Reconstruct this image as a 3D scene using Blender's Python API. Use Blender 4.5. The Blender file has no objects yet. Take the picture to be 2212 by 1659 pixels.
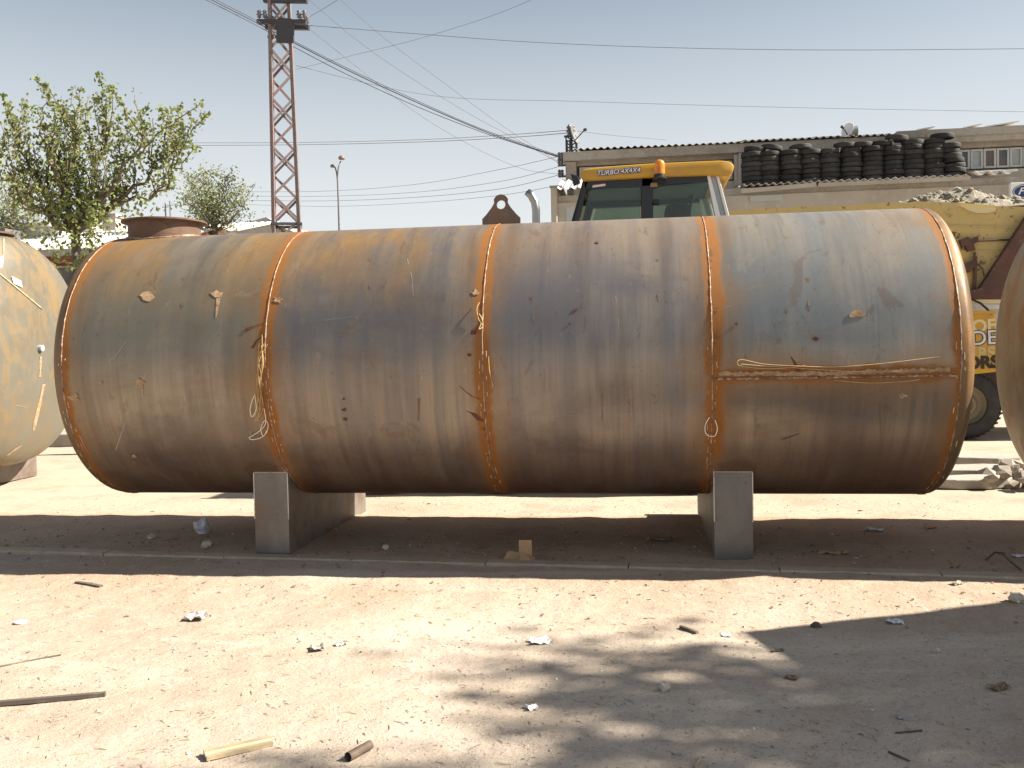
import bpy, bmesh, math, random
from mathutils import Vector, Matrix, Euler
random.seed(7)
R_ = math.radians
scn = bpy.context.scene
col = scn.collection

# ------------------------------------------------------------------ camera
IW, IH, F = 2212.0, 1659.0, 2000.0
YAW, PITCH, ROLL, CAMH = 0.1375, 0.0348, -0.0192, 1.53
fw = Vector((-math.sin(YAW)*math.cos(PITCH), math.cos(YAW)*math.cos(PITCH), -math.sin(PITCH)))
rt = Vector((math.cos(YAW), math.sin(YAW), 0)); up = rt.cross(fw)
rt, up = rt*math.cos(ROLL)+up*math.sin(ROLL), -rt*math.sin(ROLL)+up*math.cos(ROLL)
CAM = Vector((0, 0, CAMH))
cd = bpy.data.cameras.new('camera'); cam = bpy.data.objects.new('camera', cd); col.objects.link(cam)
cd.sensor_width = 36; cd.sensor_fit = 'HORIZONTAL'; cd.lens = F/IW*36; cd.clip_end = 3000; cd.clip_start = 0.05
m = Matrix((rt, up, -fw)).transposed().to_4x4(); m.translation = CAM; cam.matrix_world = m
scn.camera = cam

def ray(x, y): return fw + rt*((x-IW/2)/F) - up*((y-IH/2)/F)
def at(x, y, Y):                       # the point of the place seen there at depth Y
    d = ray(x, y); return CAM + d*(Y/d.y)
def gnd(x, y, z=0.0):
    d = ray(x, y); return CAM + d*((z-CAMH)/d.z)

# ------------------------------------------------------------------ sky, sun, exposure
SUN = Vector((1.2, 0.10, 1.0)).normalized()
SUN_EL = math.asin(SUN.z); SUN_AZ = math.atan2(SUN.x, SUN.y)      # azimuth clockwise from +Y
w = bpy.data.worlds.new('World'); scn.world = w; w.use_nodes = True
nt = w.node_tree; bg = nt.nodes['Background']
sky = nt.nodes.new('ShaderNodeTexSky'); sky.sky_type = 'NISHITA'; sky.sun_disc = False
sky.sun_elevation = SUN_EL; sky.sun_rotation = SUN_AZ
sky.air_density = 1.0; sky.dust_density = 2.0; sky.ozone_density = 1.2; sky.altitude = 400
hs = nt.nodes.new('ShaderNodeHueSaturation'); hs.inputs['Saturation'].default_value = 0.70; hs.inputs['Value'].default_value = 0.47; hs.inputs['Hue'].default_value = 0.485
nt.links.new(sky.outputs[0], hs.inputs['Color'])
tcw = nt.nodes.new('ShaderNodeTexCoord'); sxyz = nt.nodes.new('ShaderNodeSeparateXYZ'); nt.links.new(tcw.outputs['Generated'], sxyz.inputs[0])
mr = nt.nodes.new('ShaderNodeMapRange'); mr.interpolation_type = 'SMOOTHSTEP'
for i_, v_ in ((1, 0.06), (2, 0.46), (3, 1.0), (4, 0.0)): mr.inputs[i_].default_value = v_
nt.links.new(sxyz.outputs[2], mr.inputs[0])
hz = nt.nodes.new('ShaderNodeMix'); hz.data_type = 'RGBA'; hz.inputs[7].default_value = (3.12, 3.22, 3.28, 1)     # even ground haze round the horizon
nt.links.new(mr.outputs[0], hz.inputs[0]); nt.links.new(hs.outputs[0], hz.inputs[6]); nt.links.new(hz.outputs[2], bg.inputs[0])
bg.inputs[1].default_value = 0.086
sl = bpy.data.lights.new('sun', 'SUN'); sl.energy = 4.3; sl.angle = R_(0.53); sl.color = (1.0, 0.92, 0.79)
so = bpy.data.objects.new('sun', sl); col.objects.link(so)
so.rotation_euler = SUN.to_track_quat('Z', 'Y').to_euler(); so.location = (20, 2, 20)
vs = scn.view_settings
vs.view_transform = 'Standard'; vs.look = 'None'; vs.gamma = 1; vs.use_curve_mapping = False; vs.exposure = 1.65

# ------------------------------------------------------------------ materials
def N(nt, t, **kw):
    n = nt.nodes.new(t)
    for k, v in kw.items(): setattr(n, k, v)
    return n
def c4(c): return (c[0], c[1], c[2], 1)
class Mat:
    def __init__(s, name, colr, rough=.8, metal=0., spec=.4):
        s.m = bpy.data.materials.new(name); s.m.use_nodes = True
        s.nt = s.m.node_tree; s.b = s.nt.nodes['Principled BSDF']
        s.b.inputs['Roughness'].default_value = rough; s.b.inputs['Metallic'].default_value = metal
        s.b.inputs['Specular IOR Level'].default_value = spec
        rgb = N(s.nt, 'ShaderNodeRGB'); rgb.outputs[0].default_value = c4(colr); s.col = rgb.outputs[0]
        s.tc = N(s.nt, 'ShaderNodeTexCoord'); s.rough = None; s.rv = rough; s.link(s.col, s.b.inputs['Base Color'])
    def link(s, a, b): s.nt.links.new(a, b)
    def noise(s, scale, stretch=(1, 1, 1), detail=5, rough=.6, dist=0, off=(0, 0, 0)):
        mp = N(s.nt, 'ShaderNodeMapping'); mp.inputs['Scale'].default_value = stretch; mp.inputs['Location'].default_value = off
        s.link(s.tc.outputs['Object'], mp.inputs[0])
        n = N(s.nt, 'ShaderNodeTexNoise'); n.inputs['Scale'].default_value = scale
        n.inputs['Detail'].default_value = detail; n.inputs['Roughness'].default_value = rough; n.inputs['Distortion'].default_value = dist
        s.link(mp.outputs[0], n.inputs['Vector']); return n.outputs[0]
    def ramp(s, v, lo, hi, a=0., b=1.):
        r = N(s.nt, 'ShaderNodeMapRange'); r.inputs[1].default_value = lo; r.inputs[2].default_value = hi
        r.inputs[3].default_value = a; r.inputs[4].default_value = b; s.link(v, r.inputs[0]); return r.outputs[0]
    def math(s, op, a, b=None):
        n = N(s.nt, 'ShaderNodeMath', operation=op)
        for i, v in enumerate((a, b)):
            if v is None: continue
            if isinstance(v, (int, float)): n.inputs[i].default_value = v
            else: s.link(v, n.inputs[i])
        return n.outputs[0]
    def axis(s, i):
        x = N(s.nt, 'ShaderNodeSeparateXYZ'); s.link(s.tc.outputs['Object'], x.inputs[0]); return x.outputs[i]
    def mix(s, mask, colr, blend='MIX'):
        n = N(s.nt, 'ShaderNodeMix', data_type='RGBA', blend_type=blend)
        if isinstance(mask, (int, float)): n.inputs[0].default_value = mask
        else: s.link(mask, n.inputs[0])
        s.link(s.col, n.inputs[6]); n.inputs[7].default_value = c4(colr)
        s.col = n.outputs[2]; s.link(s.col, s.b.inputs['Base Color']); return s
    def layer(s, scale, colr, lo, hi, fac=1., stretch=(1, 1, 1), detail=5, rough=.6, dist=0, off=(0, 0, 0), dr=0, blend='MIX'):
        mk = s.ramp(s.noise(scale, stretch, detail, rough, dist, off), lo, hi, 0, fac)
        s.mix(mk, colr, blend)
        if dr: s.addrough(mk, dr)
        return s
    def addrough(s, mk, dr):
        base = s.rough if s.rough is not None else s.rv
        s.rough = s.math('ADD', base, s.math('MULTIPLY', mk, dr)); s.link(s.rough, s.b.inputs['Roughness'])
    def bump(s, scale, strength=.3, dist=.01, stretch=(1, 1, 1), detail=6, rough=.6):
        b = N(s.nt, 'ShaderNodeBump'); b.inputs['Strength'].default_value = strength; b.inputs['Distance'].default_value = dist
        s.link(s.noise(scale, stretch, detail, rough), b.inputs['Height'])
        old = s.b.inputs['Normal'].links
        if old: s.link(old[0].from_socket, b.inputs['Normal'])
        s.link(b.outputs[0], s.b.inputs['Normal']); return s
    def rand(s, amt):
        oi = N(s.nt, 'ShaderNodeObjectInfo'); h = N(s.nt, 'ShaderNodeHueSaturation')
        s.link(s.ramp(oi.outputs['Random'], 0, 1, 1-amt, 1+amt), h.inputs['Value'])
        s.link(s.col, h.inputs['Color']); s.col = h.outputs[0]; s.link(s.col, s.b.inputs['Base Color']); return s

RUST = (.30, .115, .022); RUST_D = (.12, .04, .012); RUST_L = (.46, .25, .07)
L = 1.584                                   # width of one shell plate
def plate_mat(name, c1, c2, c3, top, low, metal=.42, rough=.36, seam=1., offs=0., zseam=None):
    a = Mat(name, c1, rough, metal, .5)
    a.layer(2.3, c2, .36, .64, .8, (1, .12, .12), 3, .5, 0, (offs, 0, 0))            # rolled bands round the shell
    a.layer(8, c3, .46, .60, .5, (1, .05, .05), 2, .5, .25, (offs, 3, 0))
    a.layer(22, c2, .48, .70, .35, (1, .05, .05), 2, .5, 0, (offs, 7, 0))
    a.layer(60, (.10, .08, .066), .54, .72, .25, (1, .03, .03), 2, .5, 0, (offs, 9, 0))
    a.layer(6, (.36, .30, .245), .54, .66, .45, (1, .09, .09), 3, .6, .2, (offs, 4, 6))
    a.layer(4.5, (.10, .075, .065), .54, .66, .45, (1, .10, .10), 3, .6, .2, (offs, 14, 6))
    z = a.axis(2)
    mk = a.math('MULTIPLY', a.math('MULTIPLY', a.ramp(z, 1.25, 1.75), a.ramp(z, 2.45, 2.0)), a.ramp(a.noise(.8, (1, 1, 1.6), 4, .6, .5, (offs, 1, 5)), .36, .54, .15, .85)); a.mix(mk, c3)  # bluish reflection band painted in at the upper middle, with mill-scale blotches
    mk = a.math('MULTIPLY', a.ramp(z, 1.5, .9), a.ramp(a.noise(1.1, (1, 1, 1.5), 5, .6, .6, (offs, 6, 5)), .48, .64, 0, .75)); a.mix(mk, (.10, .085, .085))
    a.layer(1.4, (.15, .10, .07), .54, .70, .5, (.7, 1, 1.4), 5, .65, .5, (offs, 4, 2), .1)
    # rust where rain has lain on the upper side
    n = a.noise(1.9, (1, .5, .6), 6, .62, .3, (offs, 2, 8))
    mk = a.math('MULTIPLY', a.ramp(z, 1.75, 2.4), a.ramp(n, .42, .60, 0, top*.85)); a.mix(mk, (.30, .165, .05)); a.addrough(mk, .2)
    n = a.noise(9, (1, .35, .35), 5, .7, .2, (offs, 2, 8))
    mk = a.math('MULTIPLY', a.ramp(z, 1.5, 2.5), a.ramp(n, .50, .68, 0, top*.5)); a.mix(mk, (.34, .225, .10)); a.addrough(mk, .2)
    # thin runs and hard-edged scale
    mk = a.math('MULTIPLY', a.ramp(a.noise(22, (1, .10, .10), 3, .6, .1, (offs, 2, 1)), .63, .66, 0, .5), a.ramp(a.noise(1.7, (1, 1, 1), 3, .5, 0, (offs, 8, 1)), .5, .62)); a.mix(mk, (.20, .10, .04))
    a.layer(2.6, (.145, .10, .075), .615, .632, .45, (1, .7, .7), 9, .7, .9, (offs, 3, 4)); a.layer(3.4, (.30, .255, .20), .635, .65, .35, (1, .6, .6), 9, .7, .9, (offs, 5, 9))
    # rust towards the belly, deepened so its shade is painted in
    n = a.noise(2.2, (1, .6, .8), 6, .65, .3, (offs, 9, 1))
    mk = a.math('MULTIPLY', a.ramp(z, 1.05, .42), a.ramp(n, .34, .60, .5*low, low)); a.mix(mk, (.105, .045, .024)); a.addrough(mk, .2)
    # weld rust along the ring seams
    x = a.axis(0); pp = a.math('PINGPONG', x, L/2)
    if zseam is not None: pp = a.math('MINIMUM', pp, a.math('ADD', a.math('ABSOLUTE', a.math('SUBTRACT', z, zseam)), .004))
    d2 = a.math('SUBTRACT', pp, a.ramp(a.noise(2.2, (.6, 1, 1), 4, .6, 0, (offs, 5, 3)), .35, .7, 0, .16))
    mk = a.ramp(d2, .14, -.06, 0, .65*seam); a.mix(mk, (.24, .13, .055)); a.addrough(mk, .15)
    nn = a.noise(4, (.8, 1, 1), 6, .75, .4, (offs, 0, 3))
    d = a.math('SUBTRACT', pp, a.ramp(nn, .3, .75, .0, .065))
    mk = a.ramp(d, .044, .012, 0, .97*seam); a.mix(mk, (.275, .108, .02)); a.addrough(mk, .25)
    n3 = a.noise(12, (.5, 1, 1), 5, .75, .4, (offs, 1, 3))
    d = a.math('SUBTRACT', pp, a.ramp(n3, .45, .7, -.03, .03)); mk = a.ramp(d, .014, -.004, 0, .8*seam); a.mix(mk, (.12, .05, .02))
    for sx_ in (1.40, 4.93):                              # scorched, rusted ring where the saddles are welded on
        dx = a.math('MULTIPLY', a.math('SUBTRACT', x, sx_), 1.0); dz_ = a.math('MULTIPLY', a.math('SUBTRACT', z, .64), 1.35)
        rr = a.math('SQRT', a.math('ADD', a.math('MULTIPLY', dx, dx), a.math('MULTIPLY', dz_, dz_)))
        rr = a.math('ADD', rr, a.ramp(nn, .3, .7, -.05, .05)); a.mix(a.ramp(rr, .30, .14, 0, .7), (.21, .145, .10)); a.mix(a.ramp(rr, .165, .13, 0, .55), (.10, .062, .042))
    a.layer(13, (.10, .07, .05), .60, .635, .4, (1, .5, .5), 10, .75, .5, (offs, 12, 2)).layer(17, (.33, .28, .225), .625, .655, .4, (1, .4, .4), 10, .75, .4, (offs, 15, 2))
    a.layer(46, (.05, .038, .03), .66, .74, .5, (1, 1, 1), 3)
    a.layer(2.1, (.36, .32, .26), .60, .70, .30, (1, .2, .2), 6, .75, .6, (offs, 8, 8))
    a.layer(120, (.25, .21, .17), .5, .75, .3)
    a.bump(1.6, .16, .06, (1, .5, .5), 2).bump(7, .12, .015, (1, .3, .3), 3).bump(90, .10, .003)
    return a.m
MT = {}
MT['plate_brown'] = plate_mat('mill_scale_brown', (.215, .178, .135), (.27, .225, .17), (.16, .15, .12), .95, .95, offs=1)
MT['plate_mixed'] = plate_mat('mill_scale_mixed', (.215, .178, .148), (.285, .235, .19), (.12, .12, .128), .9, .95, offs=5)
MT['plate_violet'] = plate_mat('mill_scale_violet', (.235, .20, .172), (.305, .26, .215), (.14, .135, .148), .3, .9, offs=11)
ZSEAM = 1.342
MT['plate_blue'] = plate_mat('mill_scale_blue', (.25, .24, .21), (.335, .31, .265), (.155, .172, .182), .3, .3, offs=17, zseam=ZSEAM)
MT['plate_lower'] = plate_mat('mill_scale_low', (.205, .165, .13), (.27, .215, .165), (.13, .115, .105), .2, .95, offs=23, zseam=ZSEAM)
def dish_mat(name, c1, c2, r):
    a = Mat(name, c1, .42, .38, .5)
    a.layer(1.8, c2, .40, .62, .8, (1, 1, 1), 5, .65, .5, dr=.1).layer(4.5, r, .46, .62, .85, (1, 1, .6), 6, .7, .6, dr=.25)
    a.layer(7, (r[0]*.7, r[1]*.6, r[2]*.6), .58, .74, .45, (1, 1, .3), 5, .7, .4).layer(60, (.3, .22, .12), .6, .75, .4)
    a.bump(60, .1, .004).bump(3, .15, .03); return a.m
MT['dish'] = dish_mat('dish_steel', (.15, .105, .065), (.18, .105, .045), (.23, .115, .03))
MT['dish_pale'] = dish_mat('dish_steel_pale', (.18, .155, .115), (.175, .17, .14), (.23, .155, .07))
MT['dish_dark'] = dish_mat('dish_steel_dark', (.36, .28, .19), (.31, .26, .19), (.38, .24, .11))
a = Mat('weld_bead', (.30, .20, .15), .5, .3); a.layer(14, (.14, .075, .04), .42, .6, .9, dr=.2).layer(30, (.55, .44, .36), .52, .66, .9); a.bump(120, .6, .004); MT['weld'] = a.m
a = Mat('weld_slag', (.60, .48, .33), .6, .1); a.layer(40, (.35, .2, .08), .5, .65); MT['slag'] = a.m
a = Mat('neck_rust', (.115, .07, .05), .75, .15); a.layer(5, (.15, .092, .062), .4, .6, .8).layer(14, (.09, .05, .038), .5, .66, .8); a.bump(70, .3, .004); MT['neck'] = a.m
a = Mat('saddle_steel', (.19, .18, .175), .40, .6); a.layer(2, (.13, .12, .115), .4, .6, .9, (1, 1, .5)).layer(8, (.19, .175, .165), .5, .65, .5).layer(40, (.08, .06, .05), .62, .7, .5).layer(2.2, (.17, .10, .06), .56, .68, .6); a.bump(60, .1, .004); MT['saddle'] = a.m
a = Mat('saddle_web_rusty', (.22, .19, .165), .55, .35); a.layer(4, (.15, .10, .075), .45, .62, .8).layer(9, (.22, .18, .16), .5, .65, .5); MT['web'] = a.m
a = Mat('cut_edge', (.62, .60, .57), .45, .5); a.layer(30, (.3, .2, .14), .55, .65); MT['edge'] = a.m
a = Mat('bare_plate', (.5, .52, .55), .5, .35); a.layer(4, (.38, .4, .44), .4, .6); MT['bareplate'] = a.m
a = Mat('lug_steel', (.13, .10, .085), .55, .3); a.layer(10, (.18, .12, .08), .45, .6); MT['lug'] = a.m
a = Mat('flake', (.29, .19, .11), .85); a.layer(40, (.38, .27, .17), .45, .6).layer(25, (.22, .11, .045), .55, .65); MT['flake'] = a.m
MT['scratch'] = Mat('bright_scratch', (.36, .32, .27), .5, .4).m; MT['run'] = Mat('rust_run', (.17, .115, .075), .6, .3).m
MT['stain'] = Mat('brown_stain', (.11, .04, .022), .7, .1).m
a = Mat('string', (.50, .36, .18), .8); a.layer(8, (.36, .2, .07), .5, .65, .8); MT['string'] = a.m
MT['string_w'] = Mat('string_pale', (.8, .76, .66), .8).m
a = Mat('sticker', (.82, .83, .86), .5); a.layer(20, (.6, .6, .62), .55, .7); MT['paper'] = a.m
# ground
def soil(name, base, lightc, darkc, dirty, road=False):
    a = Mat(name, base, .95, 0, .12)
    a.layer(.38, lightc, .42, .60, .95, (1, 1, 1), 6, .6, .8).layer(1.3, darkc, .50, .68, .55, (1, 1, 1), 7, .68, .6)
    if road:                                             # redder earth swept up along the kerb, paler wheel tracks
        y = a.axis(1); mk = a.math('MULTIPLY', a.ramp(y, 5.0, 6.3), a.ramp(a.noise(.9, (1, 1, 1), 5, .6, .5, (4, 2, 0)), .34, .6, .25, .85)); a.mix(mk, (.36, .265, .19))
        a.layer(1.0, (.52, .465, .38), .52, .64, .7, (.22, 1, 1), 6, .6, .7, (2, 7, 0))
    a.layer(7, lightc, .5, .66, .45).layer(26, darkc, .58, .70, .5).layer(40, dirty, .58, .70, .45, (1, 1, 1), 5, .75).layer(95, dirty, .60, .70, .6, detail=3).layer(170, (.62, .55, .45), .63, .70, .8, detail=2)
    a.layer(60, (.14, .105, .08), .645, .70, .7, detail=2)
    a.bump(3.5, .4, .05).bump(16, .4, .02).bump(55, .4, .008).bump(220, .35, .003)
    return a.m
MT['soil'] = soil('dusty_road', (.375, .305, .24), (.45, .38, .315), (.285, .22, .165), (.21, .165, .125), True)
MT['soil2'] = soil('dirt_strip', (.38, .265, .185), (.44, .32, .23), (.285, .19, .135), (.21, .145, .105))
a = Mat('yard_ground', (.38, .325, .25), .95, 0, .15); a.layer(.2, (.44, .38, .30), .4, .6, .8).layer(1.5, (.30, .25, .19), .5, .66, .7).layer(20, (.25, .21, .16), .6, .7, .7); a.bump(6, .5, .03); MT['yard'] = a.m
a = Mat('kerb_concrete', (.40, .325, .24), .92); a.layer(3, (.34, .27, .195), .4, .6, .9).layer(22, (.43, .38, .31), .5, .66, .7).layer(70, (.2, .17, .14), .6, .7, .7); a.bump(40, .4, .006).rand(.06); MT['kerb'] = a.m
a = Mat('pebble', (.36, .30, .235), .9); a.layer(3, (.52, .47, .39), .5, .62, 1, detail=1).layer(2.3, (.17, .13, .10), .55, .66, 1, detail=1); MT['pebble'] = a.m
a = Mat('concrete', (.34, .315, .28), .9); a.layer(2, (.27, .24, .2), .4, .6, .9).layer(14, (.42, .39, .35), .5, .66, .6); a.bump(25, .4, .01); MT['concrete'] = a.m
# building
a = Mat('render_grey', (.31, .27, .225), .9); a.layer(.8, (.25, .215, .18), .4, .6, .9, (1, 1, .5)).layer(3.5, (.37, .32, .265), .5, .66, .6).layer(2, (.19, .16, .13), .58, .72, .7, (2, 2, .25)); a.bump(12, .25, .01); MT['render'] = a.m
a = Mat('render_pale', (.44, .40, .35), .9); a.layer(1.2, (.37, .33, .28), .4, .6, .8, (1, 1, .4)).layer(5, (.5, .46, .41), .55, .66, .5); MT['render2'] = a.m
a = Mat('fibre_cement', (.42, .395, .36), .85); a.layer(2, (.28, .26, .235), .4, .6, .9).layer(9, (.48, .46, .42), .55, .66, .6); MT['sheet'] = a.m
a = Mat('white_sheet', (.72, .70, .66), .7); a.layer(2, (.6, .57, .52), .45, .65, .7); MT['wsheet'] = a.m
a = Mat('window_glass', (.05, .06, .065), .12, 0, .6); a.layer(1.5, (.12, .07, .06), .45, .6, .7); MT['wglass'] = a.m
a = Mat('hazy_glass', (.36, .40, .40), .25, 0, .6); a.layer(2, (.27, .30, .31), .4, .6); MT['hglass'] = a.m
MT['frame'] = Mat('window_frame', (.42, .44, .43), .5).m
a = Mat('red_brick', (.30, .085, .065), .9); a.layer(3, (.24, .07, .055), .4, .6); MT['brick'] = a.m
a = Mat('dark_wall', (.13, .125, .12), .9); a.layer(2, (.09, .085, .08), .4, .6); MT['darkwall'] = a.m
a = Mat('tyre_rubber', (.028, .027, .028), .75, 0, .35); a.layer(6, (.05, .047, .045), .4, .65, .8).rand(.35); MT['tyre'] = a.m
# vehicles
def paint(name, c, c2, rough=.35):
    a = Mat(name, c, rough, 0, .5); a.layer(1.5, c2, .42, .62, .7).layer(6, c2, .55, .68, .6, dr=.25); return a
a = paint('loader_yellow', (.56, .31, .025), (.47, .26, .03)); a.layer(3, (.40, .28, .12), .45, .7, .55, dr=.35).layer(20, (.3, .22, .12), .6, .7, .5); MT['yellow'] = a.m
a = paint('dump_yellow', (.54, .41, .16), (.48, .36, .14), .65)
a.layer(2.4, (.13, .05, .035), .585, .63, .95, (1, 1, 1), 8, .75, .8, dr=.3).layer(11, (.15, .07, .045), .62, .67, .9, detail=6).layer(3, (.42, .34, .2), .5, .7, .5, (1, 1, .2)); MT['dumpyellow'] = a.m
a = Mat('rusted_beam', (.085, .05, .042), .8, .1); a.layer(4, (.13, .065, .05), .45, .62).layer(15, (.17, .13, .12), .62, .7, .8); MT['beam'] = a.m
MT['black'] = Mat('black_plastic', (.016, .017, .02), .4).m
MT['cabframe'] = Mat('cab_black', (.02, .024, .034), .38).m
MT['pillar'] = Mat('pillar_grey', (.36, .39, .40), .45).m
MT['white'] = Mat('white_paint', (.8, .8, .8), .5).m
MT['blue'] = Mat('blue_paint', (.02, .045, .16), .5).m
MT['red'] = Mat('red_paint', (.5, .04, .03), .5).m
MT['chrome'] = Mat('exhaust_steel', (.30, .30, .30), .3, .9).m
MT['seat'] = Mat('seat_black', (.03, .03, .032), .8).m
MT['letter_black'] = Mat('letter_black', (.035, .022, .012), .6).m
MT['letter_cream'] = Mat('letter_cream', (.66, .56, .32), .6).m
MT['rim'] = Mat('rim_dusty', (.20, .165, .11), .7).m
a = Mat('gravel_load', (.26, .23, .175), .95); a.layer(3, (.21, .19, .16), .42, .6).layer(14, (.36, .32, .24), .55, .66); a.bump(14, .8, .05); MT['gravel'] = a.m
def glass(name, tint, gl=.08):
    mm = bpy.data.materials.new(name); mm.use_nodes = True; t = mm.node_tree; t.nodes.clear()
    o = N(t, 'ShaderNodeOutputMaterial'); tr = N(t, 'ShaderNodeBsdfTransparent'); tr.inputs[0].default_value = c4(tint)
    g = N(t, 'ShaderNodeBsdfGlossy'); g.inputs['Roughness'].default_value = .04
    mx = N(t, 'ShaderNodeMixShader'); fr = N(t, 'ShaderNodeFresnel'); fr.inputs[0].default_value = 1.5
    t.links.new(fr.outputs[0], mx.inputs[0]); t.links.new(tr.outputs[0], mx.inputs[1]); t.links.new(g.outputs[0], mx.inputs[2]); t.links.new(mx.outputs[0], o.inputs[0]); return mm
MT['cabglass'] = glass('tinted_cab_glass', (.70, .80, .75))
a = Mat('amber_lens', (.85, .33, .03), .2, 0, .6); a.b.inputs['Transmission Weight'].default_value = .55; a.layer(14, (.95, .55, .08), .45, .6); MT['amber'] = a.m
MT['clear'] = Mat('lamp_head', (.20, .14, .11), .5).m
# tower, poles
a = Mat('tower_steel', (.22, .18, .175), .6, .3); a.layer(2.5, (.27, .14, .12), .45, .62, .8, (1, 1, .5)).layer(9, (.12, .10, .10), .5, .66, .6); MT['tower'] = a.m
MT['darksteel'] = Mat('dark_steel', (.06, .06, .07), .6, .3).m
MT['pole'] = Mat('pole_grey', (.17, .175, .18), .6, .3).m
MT['porcelain'] = Mat('insulator', (.13, .12, .13), .3).m
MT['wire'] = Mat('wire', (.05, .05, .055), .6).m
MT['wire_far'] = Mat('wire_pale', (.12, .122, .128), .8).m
# plants
a = Mat('bark', (.19, .15, .12), .9); a.layer(9, (.08, .06, .05), .4, .6, .9, (1, 1, .25)); MT['bark'] = a.m
def leafmat(name, c, c2):
    a = Mat(name, c, .55, 0, .3); a.layer(1.6, c2, .38, .62, 1, detail=3).layer(11, (c2[0]*1.25, c2[1]*1.2, c2[2]), .55, .62, .8, detail=1)
    tr = N(a.nt, 'ShaderNodeBsdfTranslucent'); a.link(a.col, tr.inputs[0]); mx = N(a.nt, 'ShaderNodeMixShader'); mx.inputs[0].default_value = .38
    a.link(a.b.outputs[0], mx.inputs[1]); a.link(tr.outputs[0], mx.inputs[2]); a.link(mx.outputs[0], a.nt.nodes['Material Output'].inputs[0]); return a.m
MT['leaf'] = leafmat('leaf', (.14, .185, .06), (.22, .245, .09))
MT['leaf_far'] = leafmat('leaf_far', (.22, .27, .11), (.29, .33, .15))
# litter
a = Mat('cardboard', (.40, .26, .14), .9); a.layer(6, (.46, .31, .18), .45, .6); MT['card'] = a.m
a = Mat('grey_plastic', (.55, .56, .62), .5); a.layer(9, (.7, .7, .75), .45, .6); MT['greyplastic'] = a.m
a = Mat('foil', (.62, .60, .56), .4, .4); a.layer(40, (.2, .19, .18), .52, .58, .8); MT['foil'] = a.m
a = Mat('old_wood', (.40, .32, .20), .85); a.layer(5, (.28, .22, .15), .42, .6, .9, (.15, 3, 3)); MT['wood'] = a.m
a = Mat('dark_wood', (.10, .085, .07), .85); a.layer(7, (.18, .15, .12), .5, .65); MT['dwood'] = a.m
a = Mat('rusty_pipe', (.12, .09, .07), .7, .2); a.layer(8, (.19, .14, .10), .45, .62); MT['pipe'] = a.m
a = Mat('stone', (.45, .39, .31), .9); a.layer(8, (.55, .49, .41), .45, .6); a.bump(20, .5, .01); MT['stone'] = a.m
MT['leafdry'] = Mat('dry_leaf', (.19, .13, .08), .8).m
MT['orange'] = Mat('orange_scrap', (.5, .2, .07), .7).m

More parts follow.
